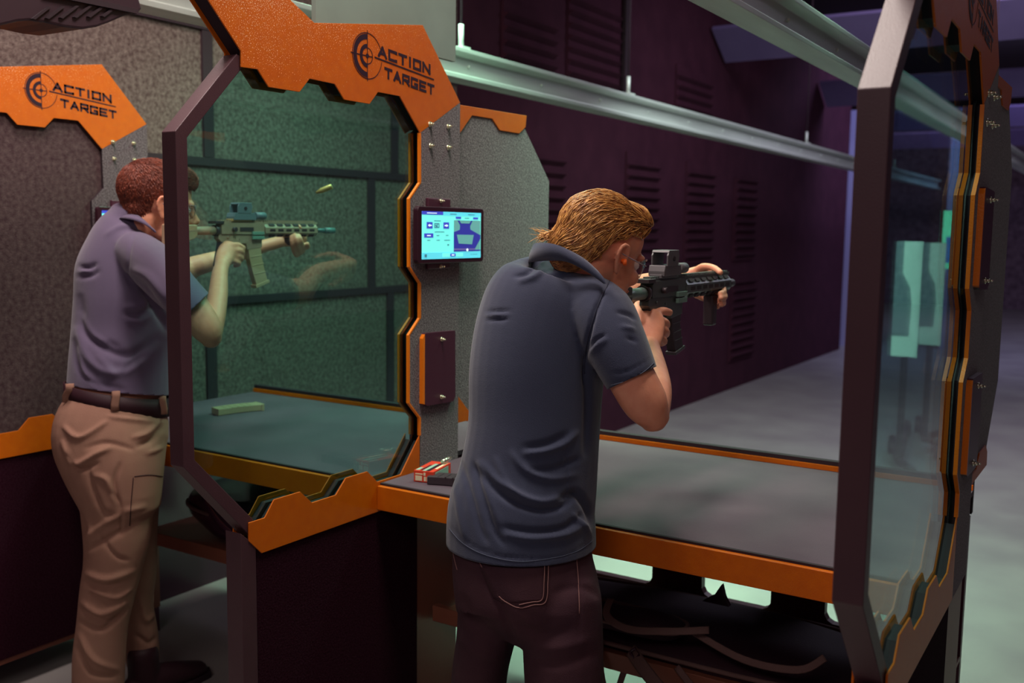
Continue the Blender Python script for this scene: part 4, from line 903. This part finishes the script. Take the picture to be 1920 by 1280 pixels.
# ================================================================ things on and under the benches
BAGM = mat('black_nylon', (50, 22, 34), .7, spec=.3, noise=(12, .3), col2=(40, 14, 26), bump=(250, .3))
BAGG = mat('glossy_black_vinyl', (62, 34, 50), .22, spec=.6)
WEB = mat('brown_webbing', (104, 76, 72), .8, bump=(300, .4))
def soft_bag(name, label, c, r, m, seed, group=None, lump=.02, p=3.2):
    mb = MB(); n = 64; k_ = 36; vs = []; rnd = random.Random(seed); ph = [rnd.uniform(0, 6.28) for _ in range(8)]
    for i in range(k_+1):
        v = -math.pi/2+math.pi*i/k_
        for j in range(n):
            u = 2*math.pi*j/n
            f = lambda t, q: math.copysign(abs(t)**(2/q), t)
            x, y, z = f(math.cos(v), p)*f(math.cos(u), p), f(math.cos(v), p)*f(math.sin(u), p), f(math.sin(v), 2.4)
            w_ = 1+lump*(math.sin(5*x+ph[0])+math.sin(7*y+ph[1]+3*x)+.6*math.sin(11*x+ph[2]))
            vs.append((c[0]+x*r[0], c[1]+y*r[1]*w_, c[2]+z*r[2]*w_*(1+.35*math.sin(3.1*x+ph[3])*(z > 0))))
    mb.add(vs, [(i*n+j, i*n+(j+1) % n, (i+1)*n+(j+1) % n, (i+1)*n+j) for i in range(k_) for j in range(n)], 0, True)
    t = thing(name, label, 'bag', (c[0], c[1], c[2]-r[2])); mb.build('body', m, t)
    pip = [(c[0]+math.cos(a)*abs(math.cos(a))**(2/p-1)*r[0]*1.0, c[1]+math.copysign(abs(math.sin(a))**(2/p), math.sin(a))*r[1]*1.02, c[2]+.01) for a in np.linspace(0, 2*math.pi, 60) if abs(math.cos(a)) > 1e-6]
    MB().tube(pip, .007, 6).build('piping', WEB, t)
    return t
def strap(t, pts, w=.011, m=WEB, name='strap', up=(0, -1, .3)): MB().tube(cr(pts, 6), w, 8, flat=.14, up=up).build(name, m, t)
g1 = soft_bag('rifle_bag', 'long black rifle bag lying on the shelf under the nearer bench', (-1.05, 2.67, .482), (.62, .235, .034), BAGM, 1)
strap(g1, [(-1.20,2.44,.62),(-1.19,2.40,.585),(-1.12,2.395,.565),(-1.0,2.40,.585),(-.90,2.42,.605)]); strap(g1, [(-.95,2.44,.58),(-.80,2.41,.552),(-.66,2.41,.56),(-.60,2.43,.60)], .010)
strap(g1, [(-1.22,2.42,.50),(-1.20,2.39,.42),(-1.17,2.39,.33),(-1.13,2.40,.27)]); strap(g1, [(-1.13,2.40,.27),(-1.16,2.41,.34),(-1.14,2.42,.44)], .009)
strap(g1, [(-1.12,2.41,.50),(-1.07,2.38,.475),(-1.0,2.36,.43),(-.93,2.35,.395)], .020); strap(g1, [(-.98,2.40,.49),(-.90,2.38,.44),(-.85,2.385,.46)], .010)
strap(g1, [(-1.02,2.33,.33),(-.90,2.35,.39),(-.80,2.37,.43),(-.70,2.38,.45)], .018); strap(g1, [(-.93,2.33,.32),(-.78,2.35,.39),(-.66,2.38,.44)], .014)
for k_ in range(4): MB().obox((-.745+k_*.012, 2.355, .415-k_*.003), (.003,0,.001), (0,.006,0), (.006,0,.016)).build('buckle_rib', BAGM, g1)
MB().tube([(-1.115,2.395,.50),(-1.10,2.395,.515),(-1.085,2.395,.50),(-1.10,2.395,.485),(-1.115,2.395,.50)], .004, 6).build('ring', BAGG, g1)
g2 = soft_bag('range_bag', 'low black range bag resting on top of the long rifle bag', (-1.20, 2.50, .545), (.20, .07, .026), BAGM, 5)
MB().prism([(-1.02,.575),(-1.0,.59),(-.985,.60),(-.965,.635),(-.955,.60),(-.94,.575)], 2.68, 2.70, 'Y').build('buckle', BAGG, g2)
g3 = soft_bag('vinyl_bag', 'glossy black vinyl bag on the shelf under the farther bench', (-2.55, 2.70, .562), (.60, .24, .11), BAGG, 9, lump=.05)
strap(g3, [(-2.9,2.45,.64),(-2.75,2.42,.56),(-2.55,2.42,.50),(-2.4,2.43,.53)], .012, BAGG); strap(g3, [(-2.7,2.45,.50),(-2.66,2.41,.42),(-2.60,2.42,.36),(-2.56,2.44,.42)], .014, BAGG)
for ch_ in (g1, g2, g3): set_inv(ch_)
# ammunition box with printed label panels
t = thing('ammunition_box', 'small red and white cartridge box on the near bench corner', 'box', (-1.70, 2.26, .92))
e1 = nrm(on(806,908,'Z',.92)-on(769,904,'Z',.92)); e2 = np.cross((0,0,1), e1); p0 = on(769,904,'Z',.92)+np.array((0.004,.012,.0012)); RED = mat('red_carton', (222, 62, 36), .5); CREAM = mat('cream_print', (240, 226, 188), .5); SAGE = mat('sage_print', (150, 190, 170), .5)
w_, d_, h_ = .062, .125, .033
def bp(u, v, z): return p0+e1*u*w_+e2*v*d_+np.array((0,0,z*h_))
def panel(mb, u0, v0, z0, u1, v1, z1, mi):
    c = (bp(u0,v0,z0)+bp(u1,v1,z1))/2; mb.obox(c, e1*max(abs(u1-u0)*w_/2, .0004), e2*max(abs(v1-v0)*d_/2, .0004), np.array((0,0,max(abs(z1-z0)*h_/2, .0004))), mi)
m = MB(); panel(m, 0,0,0,1,1,1,0); box = m.build('carton', RED, t, .0006)
m = MB()
for a in ((.08,.12,.42,.55),(.52,.12,.62,.50),(.66,.12,.76,.50),(.80,.12,.92,.50)): panel(m, a[0],-.004,a[1],a[2],-.004,a[3],0)
panel(m, .08,-.004,.66,.45,-.004,.76,0); panel(m, .50,-.004,.60,.60,-.004,.85,0)
m.build('end_label', CREAM, box)
m = MB(); panel(m, .05,.05,1.01,.22,.30,1.01,1); panel(m, .42,.02,1.01,.58,.75,1.01,1); panel(m, .80,.3,1.01,.92,.95,1.01,0); panel(m, 1.004,.10,.15,1.004,.85,.85,1); m.build('top_label', [CREAM, SAGE], box)
m = MB(); panel(m, .60,.03,1.012,.76,.80,1.012,0); panel(m, .28,.05,1.012,.38,.6,1.012,0); m.build('dark_stripe', LOGOM, box)
set_inv(t)
# cartridge lying on the box
q = bp(.8,.75,1.0)+np.array((0,0,.008)); MB().tube([q, q+e2*.045, q+e2*.052, q+e2*.070], [.007,.007,.0045,.001], 12).build('cartridge', BOLTM)
o = bpy.data.objects['cartridge']; tag(o, 'single cartridge lying on top of the red and white box', 'cartridge')
# spare magazines
def magazine(name, label, p, ux, L_, W_, H_, m1):
    t = thing(name, label, 'magazine', tuple(p)); ux = nrm(ux); uy = np.cross((0,0,1), ux); mb = MB(); n_ = 8
    vs = []
    for i in range(n_+1):
        s_ = i/n_; c = np.array(p)+ux*(s_-.5)*L_+uy*(.010*math.sin(math.pi*s_)); 
        for a, b_ in ((-1,0),(1,0),(1,1),(-1,1)): vs.append(c+uy*a*W_/2+np.array((0,0,b_*H_)))
    mb.add(vs, [(i*4+k, i*4+(k+1) % 4, (i+1)*4+(k+1) % 4, (i+1)*4+k) for i in range(n_) for k in range(4)]+[(3,2,1,0), tuple(n_*4+k for k in range(4))])
    bo = mb.build('body', m1, t, .0025)
    e = np.array(p)+ux*L_*.5; MB().obox(e+np.array((0,0,H_/2)), ux*.006, uy*(W_/2+.003), np.array((0,0,H_/2+.001)), 0).build('floor_plate', m1, t, .002)
    for i in range(5): c = np.array(p)+ux*(-.3+.14*i)*L_+np.array((0,0,H_)); MB().obox(c, ux*.002, uy*W_*.36, np.array((0,0,.0012))).build('rib', m1, bo)
    set_inv(t); return t
a, b_ = on(403,778,'Z',.92), on(486,768,'Z',.92)
magazine('rifle_magazine', 'tan rifle magazine lying on the green-tinted farther bench', (a+b_)/2+np.array((0,0,.0012)), b_-a, np.linalg.norm(b_-a), .062, .026, TAN2)
a, b_ = on(816,909,'Z',.92), on(880,916,'Z',.92)
magazine('rifle_magazine', 'black rifle magazine beside the red cartridge box', (a+b_)/2+np.array((0,.02,.0012)), b_-a, .16, .055, .024, RD)
# brass case thrown clear of the farther rifle
c = D(608,355,3.35); u_ = nrm(D(626,348,3.35)-D(592,362,3.35)); MB().tube([c-u_*.030, c-u_*.010, c+u_*.018, c+u_*.024, c+u_*.028], [.0035,.009,.0095,.0095,.008], 14).build('spent_case', mat('tan_brass', (214, 178, 110), .4, metal=.5))
tag(bpy.data.objects['spent_case'], 'spent brass case in mid-air above the farther rifle', 'cartridge case')
# ================================================================ target boards on wheeled stands, seen through the right divider's glass
WHITE = mat('white_target_paper', (226, 236, 228), .7); GREYP = mat('grey_silhouette_print', (120, 130, 140), .7); DK = mat('dark_painted_steel', (26, 20, 36), .5)
def target(label, px0, px1, py0, py1, Y, casters):
    a, c_ = on(px0, py0, 'Y', Y), on(px1, py1, 'Y', Y); x0, x1, z1, z0 = a[0], c_[0], a[2], c_[2]; w_ = x1-x0; h_ = z1-z0; x0 -= w_*.02
    t = thing('target_stand', label, 'target', ((x0+x1)/2, Y, 0), 'target boards on wheeled stands')
    bo = MB().box((x0, Y-.006, z0), (x1, Y+.006, z1)).build('board', WHITE, t)
    m = MB(); m.prism([(x0+w_*.0, z1), (x0+w_*.30, z1), (x0+w_*.30, z1-h_*.27), (x0+w_*.62, z1-h_*.40), (x0+w_*.70, z1-h_*.55), (x0+w_*.66, z0+h_*.18), (x0, z0+h_*.18)], Y-.010, Y-.006, 'Y'); m.build('silhouette', GREYP, bo)
    xm = (x0+x1)/2; MB().box((xm-.02, Y+.01, .12), (xm+.02, Y+.04, z1)).build('post', DK, t)
    for (cx, cy) in casters:
        MB().tube([(xm, Y+.02, .14), (xm*.4+cx*.6, Y*.4+cy*.6+.01, .13), (cx, cy, .12)], .028, 8).build('leg', DK, t)
        k_ = MB().tube([(cx-.022, cy, .06), (cx+.022, cy, .06)], .06, 16); k_.box((cx-.022, cy-.012, .045), (cx+.022, cy+.012, .13)); k_.build('caster', DK, t)
    set_inv(t); return t
c1 = [tuple(on(*p,'Z',0)[:2]) for p in ((1710,918),(1672,850),(1700,820))]; c2 = [tuple(on(*p,'Z',0)[:2]) for p in ((1758,862),(1722,810),(1766,838))]
target('nearer white target board on a wheeled stand behind the glass', 1683, 1719, 452, 670, 6.9, c1)
target('second white target board on a wheeled stand behind the glass', 1734, 1763, 455, 648, 7.8, c2)
a, c_ = on(1770,395,'Y',9.0), on(1799,504,'Y',9.0)
bo = MB().box((a[0], 9.0, c_[2]), (c_[0], 9.03, a[2])); t = thing('glow_target_panel', 'bright green-white target panel with its glow painted in and a blue square, beside the right column', 'target', ((a[0]+c_[0])/2, 9.0, 0))
pn = bo.build('panel', mat('mint_glow_paint', (120, 236, 190), .5, emit=.8), t); w_ = c_[0]-a[0]; h_ = a[2]-c_[2]  # emission here and on the square stands in for light falling on them
MB().box((a[0]+w_*.22, 8.99, c_[2]+h_*.10), (c_[0]-w_*.05, 9.0, c_[2]+h_*.55)).build('blue_square', mat('blue_glow_paint', (40, 110, 190), .5, emit=.5), pn)
MB().box((a[0]+w_*.45, 9.03, 0), (a[0]+w_*.55, 9.06, a[2])).build('post', DK, t); set_inv(t)
# ================================================================ light
def area(name, loc, tgt, size, power, col, size_y=None, spread=None):
    l = bpy.data.lights.new(name, 'AREA'); l.energy = power; l.color = col; l.size = size
    if size_y: l.shape = 'RECTANGLE'; l.size_y = size_y
    if spread: l.spread = math.radians(spread)
    o = bpy.data.objects.new(name, l); COL.objects.link(o); o.location = loc
    o.rotation_euler = (Vector(tgt)-Vector(loc)).to_track_quat('-Z', 'Y').to_euler(); return o
MINT = (.50, 1.0, .68)
area('range_light_left_lane', (-2.45, 3.4, 2.95), (-2.45, 3.6, 0), .9, 34, MINT, .3, 140)
area('range_light_right_lane', (-1.3, 3.5, 2.95), (-1.4, 3.9, 0), .9, 26, MINT, .3, 120)
area('range_light_bench_spot', (-1.5, 3.8, 2.9), (-1.75, 4.45, 0), .5, 24, MINT, .3, 70)
area('target_board_fill', (-1.4, 5.0, 3.1), (-1.5, 7.4, .6), 1.6, 46, (.80, .95, .92), .4, 130)  # added fill that brightens the target boards, not a known fixture
area('booth_ceiling_light', (-1.2, 1.75, 3.9), (-1.2, 1.7, 0), 0.9, 80, (1.0, .88, .80), .6)
area('booth_ceiling_light_left', (-2.6, 1.7, 3.9), (-2.7, 1.7, 0), .9, 76, (1.0, .86, .80), .6)
area('downrange_light', (-.5, 8.0, 4.0), (-1.0, 8.8, 0), 3, 92, (.84, .78, 1.0), 1.0)
area('downrange_light_far', (-1.0, 14.0, 4.25), (-2.5, 16, 1), 3, 210, (.58, .58, 1.0), .6)
area('downrange_light_trap', (2.0, 18.0, 4.28), (2.0, 24.8, 1), 4, 140, (.7, .62, .9), .6)
area('rear_fill_light', (-.4, -1.6, 3.6), (-1.8, 2.2, 1.2), 2.2, 28, (1.0, .88, .84), 1.0)  # weak fill added behind the camera for the shooters' backs
w = bpy.data.worlds.new('world'); scn.world = w; w.use_nodes = True
w.node_tree.nodes['Background'].inputs[0].default_value = (.17, .08, .12, 1); w.node_tree.nodes['Background'].inputs[1].default_value = .38
